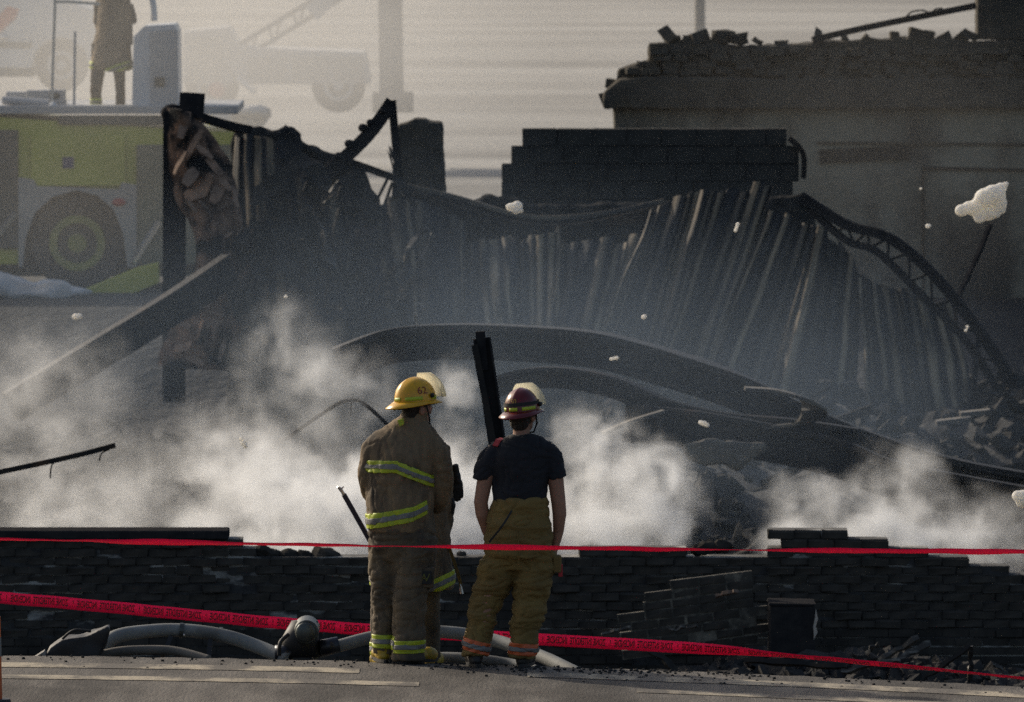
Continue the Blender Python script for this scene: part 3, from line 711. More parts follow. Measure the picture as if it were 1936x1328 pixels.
# hanging corrugated roof sheets
def sheet(label, top, bot, ribs, amp=.035, nz_=.06, m='sheet', group=None, seed=0, name='roof_sheet'):
    tp = spline([P(*p) for p in top], 6); bt = spline([P(*p) for p in bot], 6); ribs = int(ribs * 1.7); nu = ribs * 8; nv = 26; amp *= .45; q = MB()
    def along(pl, t):
        k = t * (len(pl) - 1); i = min(int(k), len(pl) - 2); return pl[i].lerp(pl[i + 1], k - i)
    UV = []; RB = []
    rnd = random.Random(seed * 77 + 5); cuts = [0.0]
    while cuts[-1] < ribs: cuts.append(cuts[-1] + rnd.uniform(.45, 1.55))
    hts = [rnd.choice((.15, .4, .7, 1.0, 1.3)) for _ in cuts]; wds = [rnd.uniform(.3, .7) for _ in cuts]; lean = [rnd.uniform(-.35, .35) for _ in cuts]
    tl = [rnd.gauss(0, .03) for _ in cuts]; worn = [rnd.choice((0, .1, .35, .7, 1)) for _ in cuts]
    for j in range(nv + 1):
        v = j / nv
        for i in range(nu + 1):
            u = i / nu; a, c = along(tp, u), along(bt, u); p = a.lerp(c, v)
            uu = u * ribs + .08 * nz3((u * 2, v * 1.5, seed), 1)
            kk = max(q_ for q_ in range(len(cuts)) if cuts[q_] <= max(0, uu)); kk = min(kk, len(cuts) - 2)
            ph = (uu - cuts[kk]) / (cuts[kk + 1] - cuts[kk]) ; w2 = wds[kk]
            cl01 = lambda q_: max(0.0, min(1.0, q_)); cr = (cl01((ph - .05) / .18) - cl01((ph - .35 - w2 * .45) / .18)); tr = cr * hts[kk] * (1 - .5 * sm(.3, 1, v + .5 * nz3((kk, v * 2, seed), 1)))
            bow = math.sin(v * math.pi) * .1 * nz3((u * 3, seed, 0), 1)
            p.y += -amp * 1.6 * tr + bow + nz_ * 1.8 * nz3((u * ribs * .3, v * 2.2, seed), 1) + .05 * nz3((u * ribs * .7, v * 5, seed), 1) + .03 * abs(nz3((u * ribs * .9, v * 9, seed + 3), 1))
            p.x += .03 * nz3((u * 2, v * 3, seed + 5), 1)
            p.z += tl[kk] * (1 - v)
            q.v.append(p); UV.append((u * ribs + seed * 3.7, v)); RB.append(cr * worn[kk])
    for j in range(nv):
        for i in range(nu): q.f.append((j * (nu + 1) + i, j * (nu + 1) + i + 1, (j + 1) * (nu + 1) + i + 1, (j + 1) * (nu + 1) + i)); q.mi.append(0)
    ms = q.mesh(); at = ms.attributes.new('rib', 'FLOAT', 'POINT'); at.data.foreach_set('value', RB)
    ul = ms.uv_layers.new(name='UVMap')
    for lp_ in ms.loops: ul.data[lp_.index].uv = UV[lp_.vertex_index]
    me = evaluated(ms, [('SOLIDIFY', dict(thickness=.004))])
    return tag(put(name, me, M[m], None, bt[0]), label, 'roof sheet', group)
G = 'burnt corrugated roof sheets hanging in the ruin'
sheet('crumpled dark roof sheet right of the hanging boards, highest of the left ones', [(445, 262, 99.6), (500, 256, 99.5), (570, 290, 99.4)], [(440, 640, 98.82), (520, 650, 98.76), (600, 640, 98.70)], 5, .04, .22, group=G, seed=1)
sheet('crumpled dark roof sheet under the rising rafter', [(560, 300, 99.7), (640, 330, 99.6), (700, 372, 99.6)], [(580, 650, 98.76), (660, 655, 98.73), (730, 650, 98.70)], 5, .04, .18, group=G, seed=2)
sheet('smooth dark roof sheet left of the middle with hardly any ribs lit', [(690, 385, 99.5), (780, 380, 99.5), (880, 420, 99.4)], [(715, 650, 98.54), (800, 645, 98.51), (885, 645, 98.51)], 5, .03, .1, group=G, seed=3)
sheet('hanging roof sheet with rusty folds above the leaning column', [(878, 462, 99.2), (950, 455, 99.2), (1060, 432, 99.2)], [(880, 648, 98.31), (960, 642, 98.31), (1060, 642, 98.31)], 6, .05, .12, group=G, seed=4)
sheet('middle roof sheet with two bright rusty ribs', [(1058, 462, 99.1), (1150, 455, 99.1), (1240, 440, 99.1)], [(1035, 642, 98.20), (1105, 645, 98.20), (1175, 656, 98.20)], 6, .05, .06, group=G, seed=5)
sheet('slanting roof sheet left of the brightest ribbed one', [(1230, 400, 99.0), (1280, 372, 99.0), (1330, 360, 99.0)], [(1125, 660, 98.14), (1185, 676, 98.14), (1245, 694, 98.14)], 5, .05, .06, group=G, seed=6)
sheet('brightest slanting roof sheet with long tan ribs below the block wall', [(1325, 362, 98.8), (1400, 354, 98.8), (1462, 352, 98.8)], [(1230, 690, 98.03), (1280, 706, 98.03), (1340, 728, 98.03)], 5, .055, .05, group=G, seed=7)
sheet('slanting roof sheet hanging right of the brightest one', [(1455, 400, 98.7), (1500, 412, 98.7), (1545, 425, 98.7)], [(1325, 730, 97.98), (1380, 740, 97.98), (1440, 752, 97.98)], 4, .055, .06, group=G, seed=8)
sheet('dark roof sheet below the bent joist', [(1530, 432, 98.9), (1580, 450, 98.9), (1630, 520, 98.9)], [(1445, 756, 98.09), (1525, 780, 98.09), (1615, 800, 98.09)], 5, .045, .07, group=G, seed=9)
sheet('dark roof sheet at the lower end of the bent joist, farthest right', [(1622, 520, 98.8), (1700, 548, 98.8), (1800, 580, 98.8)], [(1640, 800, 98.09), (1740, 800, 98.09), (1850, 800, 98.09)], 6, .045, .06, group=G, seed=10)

# tangle of torn scraps and bent bars left of the middle
random.seed(44)
for i in range(30):
    px, py = random.uniform(450, 760), random.uniform(300, 640); Y = random.uniform(97.2, 98.6); c = P(px, py, Y); q = MB(); n_ = 6
    dx = Vector((random.uniform(.05, .22), random.uniform(-.1, .1), random.gauss(0, .12))); dz = Vector((random.gauss(0, .1), random.uniform(-.12, .12), random.uniform(.1, .32)))
    for j in range(n_ + 1):
        for k in range(n_ + 1):
            u, v = k / n_ - .5, j / n_ - .5; p = c + dx * 2 * u + dz * 2 * v; p += Vector((nz3(p, 5), nz3(p + Vector((9, 0, 0)), 4) * 1.6, nz3(p + Vector((0, 9, 0)), 5))) * .09; q.v.append(p)
    for j in range(n_):
        for k in range(n_):
            if random.random() > .1: q.f.append((j * 7 + k, j * 7 + k + 1, j * 7 + k + 8, j * 7 + k + 7)); q.mi.append(0)
    me = evaluated(q.mesh(), [('SOLIDIFY', dict(thickness=.006))]); tag(put('torn_scrap', me, M[random.choice(['char', 'char', 'char_steel', 'tin'])], None, c), 'torn scrap of burnt sheet metal in the tangle left of the middle', 'scrap', 'torn scraps in the dark tangle')
for i in range(20):
    px, py = random.uniform(440, 800), random.uniform(470, 640); Y = random.uniform(97, 98.8); an = random.choice((random.uniform(-.4, .8), random.uniform(.8, 2.2))); l = random.uniform(50, 120)
    pp = [(px + l * math.cos(an) * t + random.gauss(0, 7), py - l * math.sin(an) * t + random.gauss(0, 7), Y + random.uniform(-.2, .2)) for t in (0, .35, .7, 1)]
    beam('bent_bar', 'bent burnt bar in the dark tangle left of the middle', pp, RECT(random.uniform(.025, .07), random.uniform(.025, .06)), M[random.choice(['char_black', 'char_steel', 'char', 'tin'])], 'bar', n=4, group='bent bars in the dark tangle')

# bent open-web joist on the right
jt = thing('bent_joist', P(1900, 860, 98), 'bent open-web steel joist curving down across the right side', 'joist')
top = [(1515, 372, 98.4), (1600, 425, 98.2), (1680, 450, 98.0), (1760, 515, 97.8), (1850, 625, 97.6), (1925, 745, 97.4), (1960, 850, 97.3)]
low = [(1530, 395, 98.4), (1600, 455, 98.2), (1660, 478, 98.0), (1740, 556, 97.8), (1830, 650, 97.6), (1895, 760, 97.4), (1920, 860, 97.3)]
beam('chord', None, top, RECT(.09, .10), M['char_black'], parent=jt); beam('chord', None, low, RECT(.07, .07), M['char_black'], parent=jt)
tpp, lpp = spline([P(*p) for p in top], 4), spline([P(*p) for p in low], 4)
for i in range(0, len(tpp) - 2, 2):
    q = MB(); q.bar(tpp[i], lpp[i + 1], .03, .03, (0, 1, 0)); q.build('web', M['char_steel'], jt)
    q = MB(); q.bar(lpp[i + 1], tpp[i + 2], .03, .03, (0, 1, 0)); q.build('web', M['char_steel'], jt)
beam('pipe_brace', 'dark pipe leaning from the wall onto the bent joist', [(1872, 425, 98.6), (1850, 480, 98.4), (1812, 560, 98)], RECT(.042, .042), M['char_black'], 'pipe', n=3)
beam('upright_strut', 'short upright strut under the lower end of the joist', [(1850, 640, 97.5), (1838, 760, 97.4)], RECT(.06, .06), M['char_black'], 'strut', up=(0, 1, 0))

# curved fallen girders
beam('curved_girder', 'wide fallen girder arching across the middle behind the firefighters', [(640, 690, 88), (740, 655, 88), (860, 646, 87.8), (1000, 650, 87.6), (1130, 662, 87.4), (1260, 695, 87.2), (1380, 735, 87), (1520, 800, 87), (1640, 850, 87), (1800, 900, 87), (1960, 930, 87)], IPROF(.34, .30, .05, .06), M['char_steel'], 'girder')
beam('curved_girder', 'inner arched girder nested under the wide one', [(930, 735, 86.6), (1000, 716, 86.5), (1080, 716, 86.4), (1170, 735, 86.3), (1260, 775, 86.2), (1370, 800, 86.2), (1500, 812, 86.2), (1620, 830, 86.2)], IPROF(.20, .2, .05, .04), M['char_steel'], 'girder')
gp = spline([P(*p) for p in [(740, 655, 87.98), (860, 646, 87.78), (1000, 650, 87.58), (1130, 662, 87.38), (1260, 695, 87.18), (1380, 735, 86.98), (1520, 800, 86.98)]], 3); _g = bpy.data.objects['curved_girder']
for i in range(1, len(gp) - 1, 2):
    q = MB(); t = (gp[i + 1] - gp[i - 1]).normalized(); up_ = Vector((0, -1, 0)).cross(t); up_ = up_ if up_.z > 0 else -up_
    q.bar(gp[i] - up_ * .128 + Vector((0, -.06, 0)), gp[i] + up_ * .105 + Vector((0, -.06, 0)), .10, .014, t); q.build('stiffener', M['char_steel'], _g)
beam('lower_girder', 'straight fallen girder lying under the arched ones at right', [(1180, 800, 86), (1330, 815, 86), (1560, 860, 86), (1700, 910, 86), (1960, 960, 86)], IPROF(.36, .2, .05, .05), M['char_steel'], 'girder')
beam('curled_sheet', 'curled strip of sheet metal with a pale lit rim in the middle right', [(1408, 735, 85.6), (1470, 740, 85.6), (1520, 756, 85.6), (1540, 780, 85.7), (1515, 800, 85.9), (1450, 808, 86)], RECT(.25, .03), M['sheet_pale'], 'sheet metal', up=(0, 0, 1), n=5)
outline('plaster_slab', M['sheet_pale'], [(1285, 840), (1340, 830), (1450, 838), (1452, 852), (1420, 872), (1395, 892), (1370, 876), (1330, 880), (1300, 868)], 85.4, .05, None, 'pinkish broken slab under the fallen girder at right', 'slab', bump=.02)
for i, (pp, lb) in enumerate((([(1770, 800, 93), (1835, 792, 93)], 'left pale tin strip lying at the right under the joist'), ([(1815, 784, 93.2), (1872, 778, 93.2)], 'right pale tin strip lying at the right under the joist'))):
    beam('tin_strip', lb, pp, RECT(.25, .05), M['sheet_pale'], 'tin strip')
beam('bent_batten', 'pale-edged batten slanting down left below the inner girder', [(1255, 778, 85.6), (1190, 798, 85.5), (1140, 820, 85.4)], RECT(.1, .03), M['sheet_pale'], 'batten', n=3)
# loose charred timbers of the heap
random.seed(21)
for i in range(34):
    px = random.uniform(-20, 1950); py = random.uniform(880, 1000) if px < 1000 else random.uniform(840, 1010); Y = random.uniform(88, 96)
    a = P(px, py, Y); an = random.gauss(0, .5); l = random.uniform(.5, 1.5)
    c = a + Vector((l * math.cos(an), random.uniform(-.4, .4), l * math.sin(an) * .6)); q = MB()
    q.sweep(RECT(random.uniform(.05, .14), random.uniform(.04, .12)), [a, a.lerp(c, .5) + Vector((0, 0, random.gauss(0, .02))), c])
    tag(q.build('charred_timber', M['char'], base=a), 'charred timber lying in the smoking debris heap', 'timber', 'charred timbers in the debris heap')

# foam clumps drifting in the air
def foam(px, py, Y, w_, h_, lobes, label, seed=0, tilt=0):
    q = MB(); c = P(px, py, Y); k = Y / F; random.seed(seed)
    for (dx, dy, rr) in lobes: q.ell(c + Vector((dx * k, random.uniform(-.3, .3) * rr * k, -dy * k)), (rr * k, rr * k * .9, rr * k * .9), nu=12, nv=8)
    me = fuse(q, max(.006, w_ * k / 40), 2, lambda co: .004 * w_ / 20 * nz3(co, 900 / w_ * .25))
    return tag(put('foam_clump', me, M['foam'], None, c), label, 'foam', 'white foam clumps blown through the air')
foam(1856, 384, 82, 100, 80, [(-38, 14, 16), (-24, 8, 16), (-10, 10, 22), (-4, 28, 14), (8, -8, 26), (22, -14, 26), (30, 0, 20), (36, -28, 14), (46, -36, 7), (28, 22, 9), (12, 18, 20), (36, 12, 12)], 'largest white foam clump, floating at the right in front of the building', 1)
foam(974, 392, 82, 32, 28, [(-8, 0, 9), (4, -2, 11), (2, 6, 8), (10, 6, 6), (-14, -2, 4)], 'white foam clump floating before the left end of the block wall', 2)
foam(1935, 942, 74, 30, 40, [(-10, -4, 12), (0, 0, 18), (-4, 10, 10)], 'white foam clump cut off by the right edge of the picture', 3)
foam(1331, 801, 80, 20, 12, [(-6, -2, 5), (0, 0, 6), (6, 3, 5)], 'small white foam flake over the inner arched girder', 4)
foam(1393, 430, 82, 8, 18, [(2, -6, 4), (0, 0, 4), (-2, 6, 4)], 'narrow foam flake over the brightest roof sheet', 5)
foam(1217, 600, 82, 10, 10, [(0, 0, 5), (2, -2, 4)], 'tiny round foam flake over the middle roof sheets', 6)
foam(1161, 678, 80, 16, 8, [(-5, 1, 4), (0, 0, 4), (5, -1, 4)], 'tiny flat foam flake over the wide arched girder', 7)
foam(1827, 622, 84, 8, 14, [(2, -4, 3.5), (-1, 3, 3.5)], 'tiny foam flake beside the lower joist', 8)
foam(1754, 428, 84, 10, 8, [(0, 0, 5), (3, -1, 4)], 'tiny foam flake left of the largest clump', 9)
foam(146, 599, 88, 18, 16, [(-3, 0, 7), (4, -1, 6)], 'small foam flake in front of the fire truck bumper', 10)
foam(540, 561, 86, 8, 6, [(0, 0, 3.5), (2, 0, 3)], 'tiny foam flake over the dark sheets at left', 11)
foam(460, 838, 79, 18, 22, [(-4, -8, 5), (0, 0, 6), (4, 6, 5)], 'slanting foam flake in the smoke left of the firefighters', 12)
foam(1741, 357, 84, 5, 5, [(0, 0, 3)], 'tiniest foam dot above left of the largest clump', 13)
random.seed(5)
# ------------------------------------------------------------------ the lime fire truck
TY = 110.0
def TX(px): return (px - 968) * TY / F
def TZ(py): return P(968, py, TY).z
trk = thing('fire_truck', (TX(60), TY + 1.2, 0), 'lime-yellow fire truck with big wheel behind the ruin on the left', 'fire truck')
def tbox(name, x0, y0, x1, y1, d0, d1, m, bev=.01, parent=None):
    q = MB(); q.box((TX(x0), TY + d0, TZ(y1)), (TX(x1), TY + d1, TZ(y0))); return q.build(name, M[m], parent or trk, bevel=bev)
body = MB(); body.poly([(TX(x), TZ(y)) for x, y in ((-520, 205), (0, 222), (305, 243), (446, 252), (446, 500), (250, 500), (238, 430), (215, 385), (180, 358), (140, 350), (95, 362), (60, 392), (42, 440), (38, 500), (-520, 500))], TY + .05, TY + 2.4)
body.build('body', M['truck_yellow'], trk)
tbox('deck', -520, 200, 450, 216, -.02, 2.45, 'pale_grey'); tbox('deck_rail_strip', 110, 218, 330, 236, -.01, .045, 'truck_dark')
tbox('side_panel', 58, 256, 236, 352, -.012, .045, 'truck_yellow', .008)
tbox('roller_door', 258, 274, 318, 500, -.014, .045, 'truck_olive'); tbox('roller_door', -90, 246, 34, 470, -.014, .045, 'truck_dark')
tbox('roller_door', 332, 274, 440, 500, -.014, .045, 'truck_olive')
q = MB(); q.box((TX(118), TY - .03, TZ(318)), (TX(139), TY - .013, TZ(297))); q.build('blue_badge', M['blue_mark'], trk)
# grey fender with the wheel opening
fo = [(34, 335), (64, 340), (70, 352), (225, 358), (230, 345), (258, 350), (258, 505), (240, 505), (232, 440), (214, 396), (184, 370), (145, 360), (100, 372), (66, 402), (48, 450), (42, 505), (34, 505)]
q = MB(); q.poly([(TX(x), TZ(y)) for x, y in fo], TY - .03, TY + .049); q.build('fender', M['truck_grey'], trk)
q = MB(); q.ell(P(225, 383, TY - .035), (.085, .03, .05), nu=12, nv=8); q.build('marker_lamp', M['red_lamp'], trk, smooth=True)
q = MB(); q.box((TX(36), TY + .5, TZ(505)), (TX(256), TY + 2.2, TZ(340))); q.build('wheel_well', M['tyre'], trk)
def ring(parent, name, c, r0, r1, y0, y1, m, seg=36, bul=0.0):
    q = MB(); prof_ = [(r0, y0), (r1 - .03 * bool(bul), y0 - bul * .3), (r1, y0 + .05 * bool(bul)), (r1, y1 - .05 * bool(bul)), (r1 - .03 * bool(bul), y1), (r0, y1)] if bul else [(r0, y0), (r1, y0), (r1, y1), (r0, y1)]
    n = len(prof_)
    for i in range(seg):
        a = 2 * math.pi * i / seg
        for rr, yy in prof_: q.v.append(Vector((c.x + rr * math.cos(a), c.y + yy, c.z + rr * math.sin(a))))
    for i in range(seg):
        for k in range(n): q.f.append((i * n + k, ((i + 1) % seg) * n + k, ((i + 1) % seg) * n + (k + 1) % n, i * n + (k + 1) % n)); q.mi.append(0)
    return q.build(name, M[m], parent, smooth=False)
def wheel(parent, c, rt, rr, mrim, name='wheel'):
    wv = ring(parent, name, c, rr, rt, .0, .42, 'tyre', 40, .2)
    for k in range(28):
        a = 2 * math.pi * k / 28; q = MB(); d = Vector((math.cos(a), 0, math.sin(a)))
        q.bar(c + d * rt * .985 + Vector((0, .03, 0)), c + d * rt * .985 + Vector((0, .38, 0)), .06 * rt, .05 * rt, d); q.build('tread_lug', M['tyre'], wv)
    ring(wv, 'rim', c, rr * .72, rr, -.03, .3, mrim); ring(wv, 'rim_dish', c, rr * .34, rr * .72, .1, .3, 'truck_dark'); ring(wv, 'hub', c, 0.004, rr * .34, -.06, .3, mrim)
    return wv
wheel(trk, P(146, 460, TY + .05), .575, .34, 'rim_yellow')
wheel(trk, P(-330, 460, TY + .05), .575, .34, 'rim_yellow')
q = MB(); q.poly([(TX(x), TZ(y)) for x, y in ((150, 548), (262, 502), (302, 492), (304, 530), (262, 548), (200, 560), (150, 585), (140, 580))], TY - .75, TY - .3); q.build('outrigger', M['truck_yellow'], trk, bevel=.01)
beam('grab_bar', None, [(250, 498, TY - .35), (300, 420, TY - .05)], RECT(.06, .06), M['bright_metal'], parent=trk)
beam('grab_bar', None, [(-10, 450, TY - .35), (28, 405, TY - .05)], RECT(.06, .06), M['bright_metal'], parent=trk)
tbox('chassis', -520, 500, 446, 525, .3, 2.1, 'truck_dark')
# deck equipment
beam('hand_rail', None, [(98, 205, TY + .2), (104, 20, TY + .2), (112, 4, TY + .2), (190, 8, TY + .2)], RECT(.035, .035), M['bright_metal'], parent=trk, n=4, up=(0, 1, 0))
beam('hand_rail', None, [(140, 205, TY + .3), (142, 60, TY + .3)], RECT(.03, .03), M['pale_grey'], parent=trk, up=(0, 1, 0))
q = MB(); q.poly([(TX(x), TZ(y)) for x, y in ((248, 214), (252, 70), (272, 50), (330, 46), (336, 60), (338, 214))], TY + .1, TY + 1.2); q.build('control_cabinet', M['white_paint'], trk, bevel=.012)
q = MB(); q.poly([(TX(x), TZ(y)) for x, y in ((284, 212), (284, 60), (334, 56), (336, 212))], TY + .085, TY + .098); q.build('cabinet_door', M['pale_grey'], trk)
tbox('latch', 292, 146, 311, 164, .06, .09, 'truck_dark', .004)
q = MB(); q.tube(spline([P(*p) for p in ((292, 40, TY + .3), (290, 12, TY + .3), (284, -20, TY + .3), (284, -60, TY + .3))], 4), .04, 8, (0, 1, 0)); q.build('nozzle_riser', M['white_paint'], trk, smooth=True)
random.seed(11)
for i in range(9):
    x0 = random.uniform(10, 150); q = MB(); c = P(x0, 205, TY + random.uniform(.3, .9)); w2 = random.uniform(.08, .2); h2 = random.uniform(.06, .24); q.box((c.x - w2, c.y - .1, c.z), (c.x + w2, c.y + .1, c.z + h2)); q.build('deck_valve', M[random.choice(['pale_grey', 'truck_dark', 'truck_grey', 'dark_metal'])], trk, bevel=.01)
q = MB(); q.tube([P(4, 190, TY + .15), P(92, 196, TY + .15)], .05, 8); q.build('deck_pipe', M['pale_grey'], trk)
q = MB(); q.ell(P(100, 202, TY + .05), (.05, .05, .06), nu=10, nv=6); q.build('deck_lamp', M['white_paint'], trk)

# white van parked behind
VY = 138.0
van = thing('white_van', P(60, 175, VY + .9), 'white van parked behind the fire truck, top left corner', 'van')
def VP(px, py): v = P(px, py, VY); return (v.x, v.z)
q = MB(); q.poly([VP(*p) for p in ((-420, -120), (20, -110), (70, -90), (110, -30), (150, 10), (205, 28), (212, 120), (168, 128), (160, 98), (140, 78), (115, 72), (90, 78), (68, 98), (60, 130), (-420, 120))], VY, VY + 1.8); q.build('body', M['white_paint'], van, bevel=.02)
q = MB(); q.poly([VP(*p) for p in ((30, -80), (62, -76), (98, -20), (96, -8), (30, -12))], VY - .01, VY + .02); q.build('side_window', M['truck_dark'], van)
q = MB(); q.poly([VP(*p) for p in ((-420, 74), (62, 80), (58, 92), (-420, 88))], VY - .012, VY + .02); q.build('trim', M['truck_dark'], van)
q = MB(); q.poly([VP(*p) for p in ((-420, 108), (60, 128), (60, 146), (-420, 140))], VY + .02, VY + 1.7); q.build('sill', M['truck_dark'], van)
q = MB(); q.poly([VP(*p) for p in ((-14, 45), (14, 12), (36, 18), (30, 34), (2, 60), (-14, 62))], VY - .02, VY + .01); q.build('red_marking', M['red_lamp'], van)
wheel(van, P(116, 124, VY + .02), .40, .22, 'pale_grey'); wheel(van, P(-300, 124, VY + .02), .40, .22, 'pale_grey')
q = MB(); q.ell(P(6, 70, VY - .04), (.08, .04, .05), nu=10, nv=6); q.build('door_handle', M['bright_metal'], van)

# grey ladder truck with its boom in the haze
LY = 150.0
lad = thing('ladder_truck', P(520, 170, LY + 1), 'pale grey ladder truck blurred by smoke, upper left', 'ladder truck')
def LP(px, py): v = P(px, py, LY); return (v.x, v.z)
q = MB(); q.poly([LP(*p) for p in ((345, 60), (430, 52), (452, 90), (690, 100), (700, 160), (345, 160))], LY, LY + 2.2); q.build('body', M['pale_grey'], lad, bevel=.03)
for x0, x1 in ((360, 420), (470, 540), (555, 620), (632, 688)):
    q = MB(); a, c = LP(x0, 108 if x0 > 400 else 70), LP(x1, 150); q.box((a[0], LY - .02, c[1]), (c[0], LY + .03, a[1])); q.build('locker_door', M['truck_grey'], lad)
for px in (400, 640): wheel(lad, P(px, 163, LY + .05), .44, .25, 'pale_grey')
def rail(a, c, off):
    q = MB(); q.bar(P(a[0], a[1] + off, LY + .6), P(c[0], c[1] + off, LY + .6), .08, .08); q.build('boom_rail', M['concrete'], lad)
A0, A1 = (395, 120), (690, -60)
rail(A0, A1, 0); rail(A0, A1, 30)
for k in range(14):
    t = k / 13; x = lerp(A0[0], A1[0], t); y = lerp(A0[1], A1[1], t); q = MB(); q.bar(P(x, y, LY + .6), P(x + (9 if k % 2 else -9), y + 30, LY + .6), .04, .04, (0, 1, 0)); q.build('boom_rung', M['concrete'], lad)
q = MB(); q.poly([LP(*p) for p in ((575, 14), (640, -30), (650, -14), (600, 40))], LY + .4, LY + 1); q.build('boom_box', M['pale_grey'], lad)
q = MB(); q.ell(P(410, 170, LY - .05), (.14, .05, .13), nu=12, nv=8); q.build('red_lamp', M['red_lamp'], lad)
q = MB(); q.tube([P(450, 148, LY - .1), P(482, 176, LY - .3)], .05, 8); q.build('hose_rack', M['white_paint'], lad)

# far pillars
q = MB(); a = P(741, 190, 152); c = P(737, -60, 152); q.bar(a - Vector((0, 0, .2)), c, .40, .40, (0, 1, 0)); q.box((a.x - .32, 151.7, a.z - .2), (a.x + .36, 152.4, a.z + .14))
tag(q.build('concrete_pillar', M['concrete'], base=a), 'broad pale concrete pillar blurred in the haze near the top', 'pillar')
q = MB(); a = P(1323, 130, 160); c = P(1323, -60, 160); q.tube([a, c], .095, 10, (0, 1, 0))
tag(q.build('lamp_post', M['concrete'], base=a), 'thin grey post rising behind the crumbled wall top', 'post')
# snow bank under the truck
q = MB(); random.seed(3)
for i in range(26): q.ell(P(random.gauss(30, 55), 548 + random.uniform(-4, 14), 108.4 + random.uniform(-.3, .3)), (random.uniform(.15, .4), .3, random.uniform(.06, .2)), nu=10, nv=6)
tag(put('snow_bank', fuse(q, .05, 2, lambda co: .05 * nz3(co, 4)), M['snow'], None, P(30, 555, 108.4)), 'dirty white snow bank below the fire truck wheel', 'snow', kind='stuff')
q = MB()
for i in range(16): q.ell(P(random.gauss(420, 60), 220 + random.uniform(-15, 10), 128 + random.uniform(-1, 1)), (random.uniform(.15, .5), .4, random.uniform(.06, .22)), nu=10, nv=6)
tag(put('snow_heap', fuse(q, .06, 2, lambda co: .06 * nz3(co, 4)), M['snow'], None, P(420, 225, 128)), 'low pale snow heap behind the square post cap', 'snow', kind='stuff')

# ------------------------------------------------------------------ barrier tapes
def tape(name, label, pts, Y, wd, twist, text=False):
    path = spline([P(x, y, Yy) for x, y, Yy in pts], 40); n = len(path); t_ = thing(name, path[0], label, 'barrier tape')
    L_ = [0]
    for a, c in zip(path, path[1:]): L_.append(L_[-1] + (c - a).length)
    def frame(s):
        i = 0
        lo, hi = 0, n - 2
        while lo < hi:
            mid = (lo + hi + 1) // 2
            if L_[mid] <= s: lo = mid
            else: hi = mid - 1
        i = lo; k = (s - L_[i]) / max(1e-6, L_[i + 1] - L_[i]); p = path[i].lerp(path[i + 1], k)
        t = (path[i + 1] - path[i]).normalized(); a = twist(s / L_[-1])
        u0 = Vector((0, 0, 1)); u0 = (u0 - t * u0.dot(t)).normalized(); f0 = t.cross(u0)
        return p, u0 * math.cos(a) + f0 * math.sin(a), f0 * math.cos(a) - u0 * math.sin(a)
    q = MB(); N = 700
    for i in range(N + 1):
        p, u, f = frame(L_[-1] * i / N * .9999)
        wob = .004 * nz3((i * .05, 0, Y), 1)
        for k in (-1, 0, 1): q.v.append(p + u * (wd / 2 * k) + f * (.004 * (1 - abs(k)) * nz3((i * .03, 3, Y), 1)) + Vector((0, 0, wob)))
    for i in range(N):
        for k in (0, 1): q.f.append((i * 3 + k, i * 3 + k + 1, i * 3 + k + 4, i * 3 + k + 3)); q.mi.append(0)
    me = evaluated(q.mesh(True), [('SOLIDIFY', dict(thickness=.0006, offset=0))]); put('ribbon', me, M['tape_red'], t_)
    if text:
        tm = text_mesh('ZONE INTERDITE  INCENDIE', .068, 0, .0016); xsx = [v.co.x for v in tm.vertices]; mn, mxx = min(xsx), max(xsx); W = .405; per = .465
        bar_ = text_mesh('!', .06)
        lm = MB()
        def lay(src, s0, kx, cx):
            vs = []
            for v in src.vertices:
                s = s0 - (v.co.x - cx) * kx      # the print is read from the far side
                p, u, f = frame(max(0, min(L_[-1] * .9998, s))); i_ = s / L_[-1] * N
                wob = .004 * nz3((i_ * .05, 0, Y), 1)
                vs.append(p + u * v.co.y + Vector((0, 0, wob)) - f * (.0055 if f.y > 0 else -.0055))
            lm.add(vs, [tuple(pl.vertices) for pl in src.polygons])
        s = .25
        while s < L_[-1] - .3:
            lm = MB(); lay(tm, s, W / (mxx - mn), (mn + mxx) / 2); lay(bar_, s + .235, 1, 0); s += per
            tag(lm.build('lettering', M['tape_print'], t_), kind='stuff')
    return t_
tape('barrier_tape', 'upper red barrier tape stretched edge-on in front of both firefighters', [(-200, 1013, 57.3), (0, 1019.5, 57.4), (400, 1027, 57.5), (760, 1033, 57.6), (1060, 1036, 57.6), (1400, 1040, 57.5), (1936, 1043.5, 57.3), (2150, 1045, 57.2)], 1, .07,
     lambda t: R(69) + R(9) * math.sin(t * 21) + R(7) * math.sin(t * 47 + 1) - R(5) * t)
tape('barrier_tape', 'lower red lettered barrier tape sloping down to the right behind the firefighters', [(-120, 1122, 62.2), (0, 1130, 62.2), (250, 1152, 62.1), (480, 1174, 62.0), (700, 1191, 62.0), (1000, 1208, 62), (1300, 1225, 62), (1450, 1236, 61.9), (1700, 1259, 61.6), (1936, 1283, 61.2), (2100, 1300, 61)], 2, .082,
     lambda t: R(66) * sm(.60, .74, t) + R(6) * math.sin(t * 30) * sm(.6, .74, t), True)

# orange marker post at the left edge
pst = thing('marker_post', P(-4, 1328, 57.2), 'orange plastic marker post at the left edge of the road', 'post')
a = P(-13.5, 1340, 56.9)
q = MB(); q.loft([((a.x, a.y, 0.03), .06, .06), ((a.x, a.y, .55), .05, .05), ((a.x, a.y, .56), .035, .035)]); q.build('post', M['orange_plastic'], pst)
q = MB(); q.loft([((a.x, a.y, .3), .056, .056), ((a.x, a.y, .42), .054, .054)]); q.build('grey_sleeve', M['silver_tape'], pst)
q = MB(); q.loft([((a.x, a.y, 0), .12, .12), ((a.x, a.y, .03), .11, .11)]); q.build('foot', M['black_rubber'], pst)

